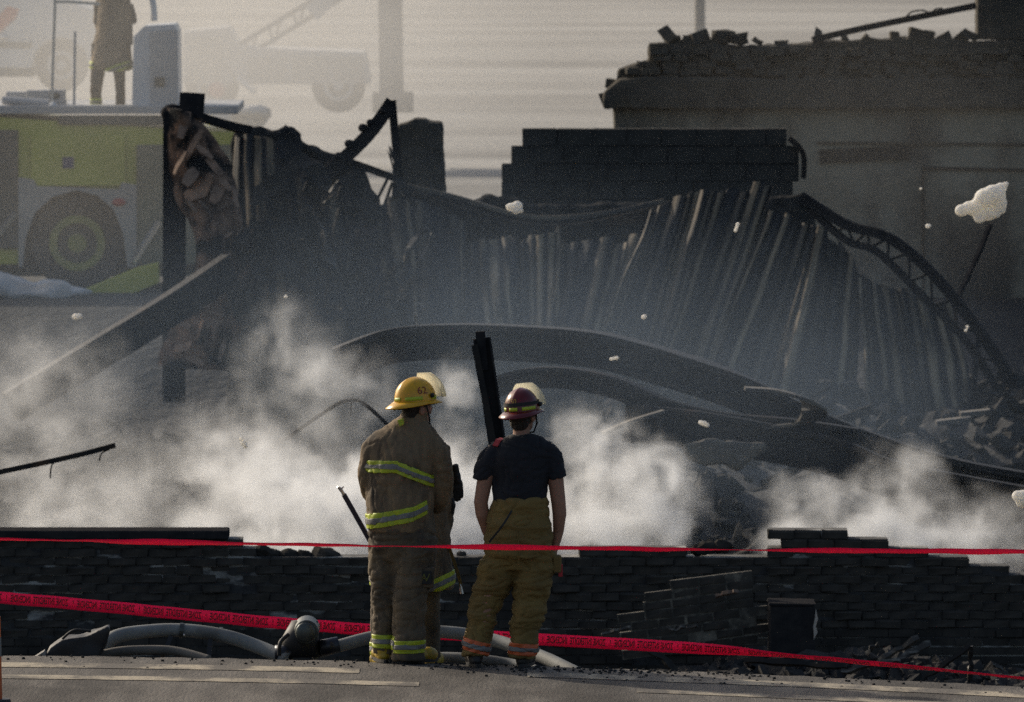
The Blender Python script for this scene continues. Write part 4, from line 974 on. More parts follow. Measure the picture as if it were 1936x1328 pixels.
# ------------------------------------------------------------------ supply hoses at the road edge
def hose(label, pts, r_, m, name='fire_hose'):
    path = spline([P(*p) for p in pts], 10); q = MB()
    q.tube(path, [r_ * (1 + .05 * nz3(p, 4)) for p in path], 16)
    o = q.build(name, M[m], None, path[0], smooth=True); return tag(o, label, 'hose')
h1 = hose('thick grey-green supply hose arching over the road edge left of the coupling', [(188, 1245, 61.0), (215, 1206, 61.0), (290, 1193, 61.05), (360, 1193, 61.05), (430, 1204, 61), (490, 1224, 60.95), (545, 1248, 60.8)], .047, 'hose')
for px, py in ((343, 1192), (417, 1200)):
    q = MB(); c = P(px, py, 61.04); q.tube([c - Vector((.012, 0, 0)), c + Vector((.012, 0, -.002))], .0515, 16); q.build('clamp_band', M['alloy'], h1)
    q = MB(); q.ell(P(px + 5, py + 9, 60.975), (.009, .009, .009), nu=8, nv=5); q.build('clamp_bolt', M['bright_metal'], h1)
for px, y0, y1, l_ in ((318, 1206, 1240, 1), (385, 1206, 1246, 2)):
    pass
h2 = hose('thinner tan hose lying on the ground below the left hose arch', [(170, 1245, 60.75), (225, 1232, 60.75), (300, 1229, 60.75), (345, 1234, 60.7), (395, 1248, 60.6)], .032, 'hose_tan')
h3 = hose('thick grey supply hose arching behind both firefighters to the right', [(590, 1236, 60.9), (640, 1222, 60.95), (700, 1206, 61), (770, 1196, 61), (850, 1196, 61), (930, 1210, 60.95), (1010, 1236, 60.6), (1080, 1268, 60.15), (1110, 1284, 60.0)], .044, 'hose')
h4 = hose('lower grey hose running low between the firefighters', [(770, 1250, 60.6), (830, 1243, 60.6), (900, 1246, 60.5), (970, 1256, 60.4), (1015, 1268, 60.2)], .035, 'hose')
for i, (a, c) in enumerate((((322, 1206), (308, 1240)), ((398, 1212), (394, 1248)))):
    q = MB(); q.bar(P(*a, 61.02), P(*c, 60.95), .03, .07, (0, 1, 0)); q.build('support_leg', M['black_rubber'], h1)
cp = thing('hose_coupling', P(575, 1250, 60.8), 'dark round hose coupling valve where the two big hoses meet', 'coupling')
q = MB(); c = P(580, 1190, 60.85); q.tube([c + Vector((0, -.12, -.01)), c + Vector((.0, .1, .0))], [.082, .088], 20); q.build('end_cap', M['alloy'], cp, smooth=False, bevel=.008)
q = MB(); q.ell(c + Vector((-.005, -.12, -.01)), (.07, .03, .07), nu=16, nv=8); q.build('cap_dome', M['alloy'], cp, smooth=True)
q = MB(); q.loft([((P(565, 0, 60.9).x, 60.9, -.06), .15, .12), ((P(567, 0, 60.9).x, 60.9, .08), .12, .1), ((P(575, 0, 60.9).x, 60.9, .18), .09, .08)]); q.build('valve_body', M['black_rubber'], cp, smooth=True)
q = MB(); q.tube([P(605, 1226, 60.88), P(640, 1219, 60.9)], .056, 16); q.build('swivel', M['dark_metal'], cp, smooth=True)
q = MB(); q.tube([P(520, 1236, 60.85), P(552, 1236, 60.85)], .058, 16); q.build('swivel', M['dark_metal'], cp, smooth=True)
q = MB(); q.tube(spline([P(545, 1200, 60.75), P(530, 1215, 60.7), P(528, 1240, 60.7)], 5), .014, 8); q.build('handle', M['black_rubber'], cp, smooth=True)
bx = thing('black_bag', P(150, 1240, 60.7), 'black tapered bag slumped at the road edge beside the left hose', 'bag')
q = MB(); pts = [(P(x, y, 60.6).x, P(x, y, 60.6).z) for x, y in ((82, 1248), (96, 1222), (120, 1206), (160, 1200), (208, 1182), (203, 1214), (184, 1250))]; q.poly(pts, 60.45, 60.75)
me = fuse(q, .012, 6, lambda co: .012 * nz3(co, 9)); put('sack', me, M['black_rubber'], bx)
q = MB(); q.tube(spline([P(118, 1208, 60.44), P(140, 1192, 60.42), P(172, 1194, 60.44)], 6), .009, 8); q.build('carry_strap', M['strap_black'], bx, smooth=True)
q = MB(); q.poly([(P(x, y, 60.5).x, P(x, y, 60.5).z) for x, y in ((62, 1244), (84, 1230), (90, 1244))], 60.4, 60.6); q.build('flap', M['concrete'], bx)
# ------------------------------------------------------------------ people
def head(mb, c, yaw):
    Rz = Matrix.Rotation(-yaw, 3, 'Z'); c = Vector(c); L = lambda x, y, z: c + Rz @ Vector((x, y, z))
    mb.ell(c, (.076, .096, .11), Rz); mb.ell(L(0, .03, -.075), (.056, .062, .055), Rz)
    mb.ell(L(0, .098, -.03), (.014, .022, .022), Rz); mb.ell(L(0, .09, .02), (.05, .015, .014), Rz); mb.ell(L(0, .082, -.078), (.024, .014, .01), Rz)
    mb.ell(L(0, .078, -.11), (.026, .02, .018), Rz)
    for s in (-1, 1): mb.ell(L(s * .082, -.008, -.025), (.011, .024, .034), Rz); mb.ell(L(s * .04, .065, -.03), (.028, .03, .03), Rz)
    mb.tube([L(0, -.012, -.05), L(0, -.02, -.13), L(0, -.03, -.22)], [.056, .055, .068], 14, (0, 1, 0))
def eyes(parent, c, yaw):
    Rz = Matrix.Rotation(-yaw, 3, 'Z')
    for s in (-1, 1):
        q = MB(); q.ell(Vector(c) + Rz @ Vector((s * .032, .088, -.003)), (.012, .009, .008), Rz, 10, 6); q.build('eye', M['eye'], parent, smooth=True)
def hand(mb, wrist, dirv, nrm, thumb, curl=.5, size=1.0):
    d = Vector(dirv).normalized(); n = Vector(nrm); n = (n - d * n.dot(d)).normalized(); s = d.cross(n).normalized()
    if s.dot(Vector(thumb)) < 0: s = -s
    w = Vector(wrist); rot = Matrix((s, n, d)).transposed()
    mb.ell(w + d * .05 * size, (.042 * size, .016 * size, .056 * size), rot, 14, 10); mb.tube([w - d * .03, w + d * .03], [.027, .028], 10, n)
    for k, (off, ln) in enumerate(((.030, .072), (.010, .08), (-.011, .075), (-.030, .058))):
        p = w + d * .09 * size + s * off * size; path = [p - d * .02]; a = .15
        for j, f in enumerate((.45, .32, .26)):
            p = p + (d * math.cos(a) + n * math.sin(a)) * ln * f * size; path.append(p); a += curl
        mb.tube(path, [.0095, .0095, .0085, .007], 8, s)
    p = w + d * .03 * size + s * .03 * size
    mb.tube([p, p + (s * .6 + d * .7) * .035, p + (s * .45 + d * .9 + n * .3) * .065, p + (s * .2 + d + n * .5) * .085], [.013, .012, .0105, .008], 8, n)
def helmet(parent, c, yaw, mdome, size=1.0, number=None, mnum=None, numpos=None, pitch=0.0, strap=False, trim='lime_tape', roll=0.0):
    c = Vector(c); T = Matrix.Translation(c) @ Matrix.Rotation(-yaw, 4, 'Z') @ Matrix.Rotation(pitch, 4, 'X') @ Matrix.Rotation(roll, 4, 'Y') @ Matrix.Scale(size, 4)
    A_, B_, C_ = .118, .150, .158
    def dome(th, ph, k=1.0):       # th azimuth (0 = front +y), ph elevation
        x = A_ * k * math.sin(th) * math.cos(ph); y = B_ * k * math.cos(th) * math.cos(ph); z = C_ * k * math.sin(ph) ** .92 if ph > 0 else 0
        return Vector((x, y, z))
    h = thing('helmet_tmp', c, None, None) if False else None
    q = MB(); nu, nv = 48, 14
    for j in range(nv + 1):
        ph = math.pi / 2 * j / nv
        for i in range(nu):
            th = 2 * math.pi * i / nu; v = dome(th, ph)
            rid = max(0, 1 - abs(v.x) / .016) * .003 + max(0, 1 - abs(abs(v.x) - .055) / .014) * .0015
            v *= 1 + rid / .14 * sm(.15, .6, ph); q.v.append(T @ v)
    for j in range(nv):
        for i in range(nu): q.f.append((j * nu + i, j * nu + (i + 1) % nu, (j + 1) * nu + (i + 1) % nu, (j + 1) * nu + i)); q.mi.append(0)
    # brim
    rings_ = []
    for (k, dz) in ((0, 0.0), (.35, -.004), (1, -.016), (1, -.022), (.3, -.012), (-.05, -.008)):
        rr = []
        for i in range(nu):
            th = 2 * math.pi * i / nu; back = max(0, -math.cos(th)); front = max(0, math.cos(th)); ex = .022 + .05 * back ** 1.5 + .022 * front
            v = dome(th, 0); n = Vector((v.x, v.y, 0)).normalized(); rr.append(T @ (v + n * ex * k + Vector((0, 0, dz - .02 * back * k * k))))
        rings_.append(rr)
    base = len(q.v); q.v += [v for rr in rings_ for v in rr]
    for j in range(len(rings_) - 1):
        for i in range(nu): q.f.append((base + j * nu + i, base + (j + 1) * nu + i, base + (j + 1) * nu + (i + 1) % nu, base + j * nu + (i + 1) % nu)); q.mi.append(0)
    me = q.mesh(True); shell = put('helmet', me, M[mdome], parent)
    # visor flipped up over the front
    q = MB(); mu, mv = 26, 10
    for j in range(mv + 1):
        for i in range(mu + 1):
            th = R(lerp(-66, 66, i / mu)); ph = R(lerp(3, 62, j / mv)); v = dome(th, ph, 1.26); v.z += .004; v.y += .04; q.v.append(T @ v)
    for j in range(mv):
        for i in range(mu): q.f.append((j * (mu + 1) + i, j * (mu + 1) + i + 1, (j + 1) * (mu + 1) + i + 1, (j + 1) * (mu + 1) + i)); q.mi.append(0)
    put('visor', evaluated(q.mesh(True), [('SOLIDIFY', dict(thickness=.002))]), M['visor'], shell)
    for s in (-1, 1):
        q = MB(); p = dome(R(s * 70), R(10), 1.08); q.ell(T @ p, (.016, .02, .016), nu=10, nv=6); q.build('visor_knob', M['strap_black'], shell)
    # reflective patches round the base
    for a0, a1 in ((100, 150), (165, 195), (210, 260), (30, 70), (290, 330)):
        q = MB(); nn = 8
        for i in range(nn + 1):
            th = R(lerp(a0, a1, i / nn))
            for ph in (R(2), R(10)): q.v.append(T @ (dome(th, ph, 1.012)))
        for i in range(nn): q.f.append((2 * i, 2 * i + 2, 2 * i + 3, 2 * i + 1)); q.mi.append(0)
        put('reflective_patch', evaluated(q.mesh(True), [('SOLIDIFY', dict(thickness=.0015))]), M[trim], shell)
    # inner liner, ear flaps, chin strap
    q = MB(); rr = [T @ (dome(2 * math.pi * i / 32, 0) * .96 + Vector((0, 0, -.018))) for i in range(32)]; q.tube(rr, .012, 8, (0, 0, 1), True); q.build('liner', M['strap_black'], shell)
    q = MB(); rr = [T @ (dome(R(a_), 0) * 1.02 + Vector((0, 0, -.034 - .008 * math.sin(a_ * .35)))) for a_ in range(110, 251, 10)]; q.tube(rr, [.006] + [.014] * (len(rr) - 2) + [.006], 8); q.build('neck_flap', M['strap_black'], shell)
    if strap:
        rr = [T @ (dome(2 * math.pi * i / 32, R(17), 1.03)) for i in range(32)]; q = MB(); q.sweep([(-.003, -.011), (.003, -.011), (.003, .011), (-.003, .011)], rr, (0, 0, 1), None, True, True); q.build('goggle_strap', M['strap_black'], shell)
    q = MB(); q.tube([T @ Vector((s, y, z)) for s, y, z in ((-.1, .01, -.02), (-.088, .04, -.1), (-.04, .08, -.165), (.04, .08, -.165), (.088, .04, -.1), (.1, .01, -.02))], .006, 6); q.build('chin_strap', M['strap_black'], shell)
    if number:
        tm = text_mesh(number, numpos[2]); lm = MB(); vs = []; Ti = T.inverted()
        for v in tm.vertices:     # lay the digits on the dome, facing rear right
            th = R(numpos[0]) - v.co.x / .135; ph = R(numpos[1]) + v.co.y / .16
            vs.append(T @ dome(th, ph, 1.028))
        lm.add(vs, [tuple(p.vertices) for p in tm.polygons]); lm.build('number', M[mnum], shell)
    return shell
def boot(parent, heel, toe, m, mtoe=None, h=.15):
    a, b = Vector(heel), Vector(toe); d = (b - a); d.z = 0; L_ = d.length; d.normalize(); q = MB()
    q.tube([a + Vector((0, 0, h)), a + Vector((0, 0, .12)), a + Vector((0, 0, .05))], [.058, .054, .05], 14, (0, 1, 0))
    sd = Vector((d.y, -d.x, 0))
    rot = Matrix((sd, d, Vector((0, 0, 1)))).transposed()
    q.ell(a + d * L_ * .45 + Vector((0, 0, .045)), (.048, L_ * .62, .045), rot); q.ell(a + d * L_ * .86 + Vector((0, 0, .045)), (.052, .075, .05), rot); q.ell(a + Vector((0, 0, .04)), (.045, .06, .04), rot)
    me = fuse(q, .008, 3)
    for v in me.vertices:
        if v.co.z < a.z + .004: v.co.z = a.z + .004
    bo = put('boot', me, M[m], parent)
    q = MB(); n = 20; ring_ = []
    for i in range(n):
        t = 2 * math.pi * i / n; ring_.append(a + d * (L_ * .42 + math.cos(t) * (L_ * .5 + .085)) + sd * math.sin(t) * (.05 + .008 * math.cos(t)))
    q.v = [v + Vector((0, 0, .022)) for v in ring_] + [v + Vector((0, 0, 0)) for v in ring_]; q.f = [tuple(range(n)), tuple(range(n, 2 * n))[::-1]] + [(i, i + n, (i + 1) % n + n, (i + 1) % n) for i in range(n)]; q.mi = [0] * len(q.f)
    q.build('sole', M['black_rubber'], bo)
    if mtoe:
        q = MB(); q.ell(a + d * (L_ * .9) + Vector((0, 0, .045)), (.056, .078, .053), rot)
        me = q.mesh(True)
        for v in me.vertices:
            if v.co.z < a.z + .005: v.co.z = a.z + .005
        put('toe_cap', me, M[mtoe], bo)
    return bo
def folds(kz=9, kx=14, amp=.008, a2=.004):
    def f(co):
        w = Vector((co.x * kx * .5, co.y * kx * .5, co.z * kz))
        n = noise.noise(w); r_ = 1 - abs(noise.noise(w * .8 + Vector((4, 1, 2)))) * 2
        w3 = Vector((co.x * kx, co.y * kx, co.z * kz * 1.6)) + Vector((n, r_, n)) * .8
        cr = (1 - min(1, abs(noise.noise(w3)) * 2.2)) ** 3
        return amp * n + a2 * r_ - a2 * 1.3 * cr + .0015 * noise.noise(co * 45)
    return f

def person_A():
    Y = 59.75; gz = 0.0
    K = lambda px, py, dy=0.0: Vector(((px - 968) * Y / F, Y + dy, P(px, py, Y).z))
    k = Y / F
    rt = thing('person', K(765, 1256), 'firefighter in brown coat and yellow numbered helmet, seen from behind', 'person')
    hc = K(786, 768, .0)
    yaw = R(52)
    b = MB(); head(b, hc, yaw)
    b.loft([(K(758, 1010, 0), 45 * k, .11), (K(760, 930, 0), 45 * k, .11), (K(765, 850, 0), 50 * k, .11), (K(772, 812, 0), 42 * k, .08), (K(780, 795, 0), .07, .065)])
    for pth in ([K(727, 1010, .05), K(727, 1110, .07), K(724, 1236, .08)], [K(785, 1010, 0), K(776, 1110, -.02), K(772, 1236, -.03)]): b.tube(pth, [.08, .06, .045], 12, (0, 1, 0))
    b.tube([K(715, 825), K(698, 902, .02), K(708, 955, .2)], [.05, .042, .033], 12, (0, 1, 0)); hand(b, K(712, 958, .22), (.35, .9, -.3), (1, 0, 0), (0, 0, 1), .4)
    b.tube([K(818, 830), K(834, 905, .03), K(820, 952, .2)], [.05, .042, .033], 12, (0, 1, 0)); hand(b, K(818, 954, .22), (-.35, .9, -.3), (-1, 0, 0), (0, 0, 1), .4)
    body = put('body', fuse(b, .006, 3), M['skin'], rt); eyes(rt, hc, yaw)
    q = MB(); Rz = Matrix.Rotation(-yaw, 3, 'Z'); q.ell(hc + Rz @ Vector((0, -.014, .012)), (.083, .094, .108), Rz); q.ell(hc + Rz @ Vector((0, -.05, -.05)), (.066, .055, .06), Rz); put('hair', fuse(q, .008, 2), M['hair'], rt)
    helmet(rt, K(785, 758.5), yaw, 'helmet_yellow', 1.0, '62', 'number_red', (98, 24, .075), pitch=R(2), roll=R(-3))
    # trousers
    t = MB()
    t.loft([(K(762, 1060, .02), 40 * k, .12), (K(760, 1035, .02), 62 * k, .17), (K(760, 1000, .01), 63 * k, .18), (K(760, 960, .01), 58 * k, .17)])
    t.tube([K(728, 1020, .05), K(727, 1075, .06), K(727, 1120, .07), K(725, 1180, .08), K(725, 1238, .08)], [34 * k, 31 * k, 25 * k, 21 * k, 21 * k], 18, (0, 1, 0))
    t.tube([K(786, 1015, .0), K(780, 1075, -.02), K(776, 1120, -.02), K(772, 1180, -.03), K(771, 1246, -.03)], [42 * k, 40 * k, 33 * k, 30 * k, 31 * k], 18, (0, 1, 0))
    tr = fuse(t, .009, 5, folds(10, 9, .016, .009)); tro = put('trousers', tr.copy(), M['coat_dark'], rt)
    kl = lambda c: c.x < K(746, 0).x; kr = lambda c: c.x >= K(744, 0).x and c.z < K(0, 1190).z
    stripe(tr, tro, K(725, 1214), (0.02, 0, 1), .088, lambda c: c.x < K(746, 0).x and c.z < K(0, 1170).z, M['lime_tape'])
    stripe(tr, tro, K(772, 1221), (-.02, 0, 1), .085, kr, M['lime_tape'])
    q = MB(); a = K(806, 1088, -.09); q.box(a + Vector((-.055, -.02, -.075)), a + Vector((.05, .05, .06))); po = put('thigh_pocket', fuse(q, .008, 4), M['coat_dark'], tro)
    q = MB(); q.box(a + Vector((-.05, -.034, -.05)), a + Vector((.035, -.024, .035))); q.build('patch', M['strap_black'], po, bevel=.004)
    q = MB()
    for x0, z0, x1, z1 in ((-.035, -.035, -.015, .02), (-.015, .02, .0, -.03), (.0, -.03, .02, .02), (-.03, -.01, .005, -.012)): q.bar(a + Vector((x0, -.036, z0)), a + Vector((x1, -.036, z1)), .004, .006, (0, 1, 0))
    q.build('emblem', mat('emblem_olive', (.16, .16, .03), rough=.7), po)
    # coat: torso first (stripes are cut from it), then the whole
    def torso(mb):
        mb.loft([(K(754, 1004, .0), 60 * k, .17), (K(755, 985, .0), 63 * k, .19), (K(756, 950, .0), 63 * k, .195), (K(757, 900, .0), 66 * k, .19), (K(760, 860, .0), 68 * k, .18), (K(764, 835, .0), 66 * k, .16), (K(768, 815, .0), 56 * k, .13), (K(774, 800, .0), 38 * k, .1), (K(780, 790, .0), 26 * k, .08)])
    t = MB(); torso(t); CF = folds(5.5, 13, .014, .007)
    ts = fuse(t, .009, 5, CF)
    t = MB(); torso(t)
    t.tube([K(742, 826, 0), K(722, 832, 0), K(707, 852, .0), K(698, 890, .01), (K(697, 905, .03)), K(703, 938, .14), K(712, 958, .22)], [17 * k, 21 * k, 22.5 * k, 21 * k, 21 * k, 18 * k, 15 * k], 18, (0, 1, 0))
    t.tube([K(790, 826, -.01), K(808, 832, -.02), K(823, 852, -.03), K(834, 885, -.02), (K(836, 912, .0)), K(832, 940, .06), K(822, 962, .16)], [17 * k, 22 * k, 24 * k, 22 * k, 22 * k, 20 * k, 16 * k], 18, (0, 1, 0))
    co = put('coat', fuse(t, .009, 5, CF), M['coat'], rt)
    fr = lambda c: c.x < K(812, 0).x
    # chest stripe runs level on the left and drops to the right, in two lengths
    stripe(ts, co, K(722, 880), (-.03, 0, 1), .078, lambda c: c.x < K(752, 0).x and c.y < Y + .1, M['lime_tape'], push=.011)
    stripe(ts, co, K(752, 881), (.42, 0, 1), .074, lambda c: K(751, 0).x <= c.x < K(818, 0).x and c.y < Y + .1, M['lime_tape'], push=.0115)
    stripe(ts, co, K(722, 980), (-.19, 0, 1), .095, lambda c: c.x < K(782, 0).x and c.y < Y + .1, M['lime_tape'], push=.011)
    stripe(ts, co, K(782, 968), (-.5, 0, 1), .08, lambda c: K(781, 0).x <= c.x < K(806, 0).x and c.y < Y + .1, M['lime_tape'], push=.0115)
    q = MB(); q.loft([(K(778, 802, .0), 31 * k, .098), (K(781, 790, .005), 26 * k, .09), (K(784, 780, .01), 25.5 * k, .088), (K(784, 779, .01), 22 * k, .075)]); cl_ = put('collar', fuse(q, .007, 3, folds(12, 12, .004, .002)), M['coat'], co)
    q = MB(); q.poly([(K(x, y).x, K(x, y).z) for x, y in ((751, 793), (762, 789), (764, 800), (756, 804))], Y - .115, Y - .1); q.build('collar_tab', M['lime_tape'], co)
    boot(rt, K(724, 1256, .08) * Vector((1, 1, 0)) if False else Vector((K(724, 0).x, Y + .06, 0)), Vector((K(715, 0).x, Y + .24, 0)), 'rubber_yellow', 'rubber_yellow')
    boot(rt, Vector((K(776, 0).x, Y - .03, 0)), Vector((K(812, 0).x, Y + .1, 0)), 'rubber_yellow', 'rubber_yellow')
    return rt
PA = person_A()

def person_B():
    Y = 59.5
    K = lambda px, py, dy=0.0: Vector(((px - 968) * Y / F, Y + dy, P(px, py, Y).z)); k = Y / F
    rt = thing('person', K(950, 1262), 'firefighter in black T-shirt, tan trousers and red helmet, seen from behind', 'person')
    hc = K(988, 782, .02); yaw = R(24)
    b = MB(); head(b, hc, yaw)
    b.loft([(K(983, 960), 47 * k, .10), (K(984, 900), 48 * k, .11), (K(985, 860), 54 * k, .11), (K(986, 838), 44 * k, .085), (K(987, 825), 24 * k, .065)])
    b.tube([K(940, 848), K(918, 900, -.01), K(909, 950, .0), K(912, 972, .02), K(922, 1008, .08), K(930, 1024, .12)], [18 * k, 15.5 * k, 13.5 * k, 13.5 * k, 10.5 * k, 9 * k], 14, (0, 1, 0))
    hand(b, K(930, 1024, .12), (.25, .45, -.85), (1, .2, 0), (0, 1, 0), .35)
    b.tube([K(1036, 850), K(1050, 900, -.01), K(1056, 950, .0), K(1058, 972, .01), K(1056, 1005, .04), K(1052, 1026, .05)], [18 * k, 15.5 * k, 14 * k, 13.5 * k, 10.5 * k, 8.5 * k], 14, (0, 1, 0))
    hand(b, K(1051, 1030, .05), (-.12, .15, -1), (-1, .2, 0), (0, 1, 0), .55)
    for pth in ([K(950, 1040), K(925, 1120), K(900, 1240)], [K(1012, 1040), K(1003, 1130), K(988, 1240)]): b.tube(pth, [.08, .06, .045], 12, (0, 1, 0))
    b.loft([(K(980, 1060), 40 * k, .1), (K(982, 960), 45 * k, .1)])
    put('body', fuse(b, .0055, 3), M['skin'], rt); eyes(rt, hc, yaw)
    q = MB(); Rz = Matrix.Rotation(-yaw, 3, 'Z'); q.ell(hc + Rz @ Vector((0, -.012, .012)), (.084, .097, .11), Rz); q.ell(hc + Rz @ Vector((0, -.052, -.045)), (.07, .05, .075), Rz); put('hair', fuse(q, .007, 2, lambda c: .003 * nz3(c, 60)), M['hair'], rt)
    helmet(rt, K(987, 776), yaw, 'helmet_red', .94, '250', 'number_gold', (186, 25, .058), pitch=R(3), strap=True, roll=R(-4))
    s = MB()
    s.loft([(K(983, 953), 51 * k, .125), (K(983, 925), 52 * k, .13), (K(984, 890), 55 * k, .135), (K(985, 860), 60 * k, .135), (K(986, 842), 55 * k, .115), (K(987, 830), 40 * k, .09), (K(987, 822), 25 * k, .07)])
    s.tube([K(958, 848), K(942, 850), K(927, 868, -.005), K(916, 892, -.008), K(912, 908, -.01)], [14 * k, 19 * k, 22 * k, 20 * k, 18.5 * k], 16, (0, 1, 0))
    s.tube([K(1014, 848), K(1030, 850), K(1044, 868, -.005), K(1052, 890, -.008), K(1055, 905, -.01)], [14 * k, 19 * k, 22 * k, 20 * k, 18.5 * k], 16, (0, 1, 0))
    sh = put('shirt', fuse(s, .008, 3, folds(8, 10, .012, .007)), M['tshirt'], rt)
    for pp in ([(936, 842, -.08), (942, 832, -.03), (950, 830, .03)], [(1016, 838, -.085), (1008, 832, -.06), (1002, 828, .0)]):
        q = MB(); q.sweep(RECT(.036, .006), [K(*p) for p in pp], (0, -.6, 1)); q.build('suspender_tab', M['strap_red'], sh)
    q = MB(); q.ell(K(1041, 842, -.02), (.014, .014, .014), nu=8, nv=6); q.build('radio_clip', M['strap_black'], sh)
    t = MB()
    t.loft([(K(980, 1075), 38 * k, .12), (K(982, 1050), 66 * k, .17), (K(982, 1020), 65 * k, .175), (K(982, 985), 59 * k, .165), (K(983, 943), 52 * k, .14)])
    t.tube([K(952, 1040, .0), K(938, 1085, .02), K(926, 1120, .05), K(913, 1160, .04), K(903, 1200, .02), K(900, 1242, .0)], [37 * k, 36 * k, 33 * k, 28 * k, 26 * k, 26 * k], 18, (0, 1, 0))
    t.tube([K(1014, 1045, .0), K(1008, 1090, -.01), K(1003, 1130, -.01), K(996, 1170, -.02), K(990, 1210, -.03), K(988, 1244, -.03)], [38 * k, 37 * k, 34 * k, 30 * k, 27 * k, 27 * k], 18, (0, 1, 0))
    tr = fuse(t, .009, 4, folds(15, 8, .018, .011)); tro = put('trousers', tr.copy(), M['bunker_tan'], rt)
    stripe(tr, tro, K(901, 1222), (.26, 0, 1), .078, lambda c: c.x < K(945, 0).x and c.z < K(0, 1180).z, M['orange_tape'])
    stripe(tr, tro, K(989, 1226), (.09, 0, 1), .078, lambda c: c.x >= K(946, 0).x and c.z < K(0, 1190).z, M['orange_tape'])
    q = MB(); q.sweep(RECT(.013, .006), spline([K(968, 962, -.15), K(950, 990, -.19), K(925, 1022, -.15)], 5), (0, -1, 0)); q.build('loose_suspender', M['strap_black'], tro)
    q = MB(); q.box(K(1046, 1082, -.06), K(1062, 1050, .07)); put('thigh_pocket', fuse(q, .008, 4), M['bunker_tan'], tro)
    q = MB(); q.box(K(918, 1092, -.05), K(906, 1058, .06)); put('thigh_pocket', fuse(q, .008, 4), M['bunker_tan'], tro)
    q = MB(); q.box(K(1056, 1090, -.05), K(1064, 1066, .0)); q.build('red_tag', M['strap_red'], tro, bevel=.003)
    q = MB(); q.tube([K(983 - 5, 1000, -.176), K(982, 1040, -.186), K(980, 1062, -.16)], .004, 6, (0, 1, 0)); q.build('seam', M['bunker_tan'], tro)
    boot(rt, Vector((K(899, 0).x, Y - .02, 0)), Vector((K(892, 0).x, Y + .18, 0)), 'boot_black')
    boot(rt, Vector((K(988, 0).x, Y - .04, 0)), Vector((K(1000, 0).x, Y + .16, 0)), 'boot_black')
    return rt
PB = person_B()

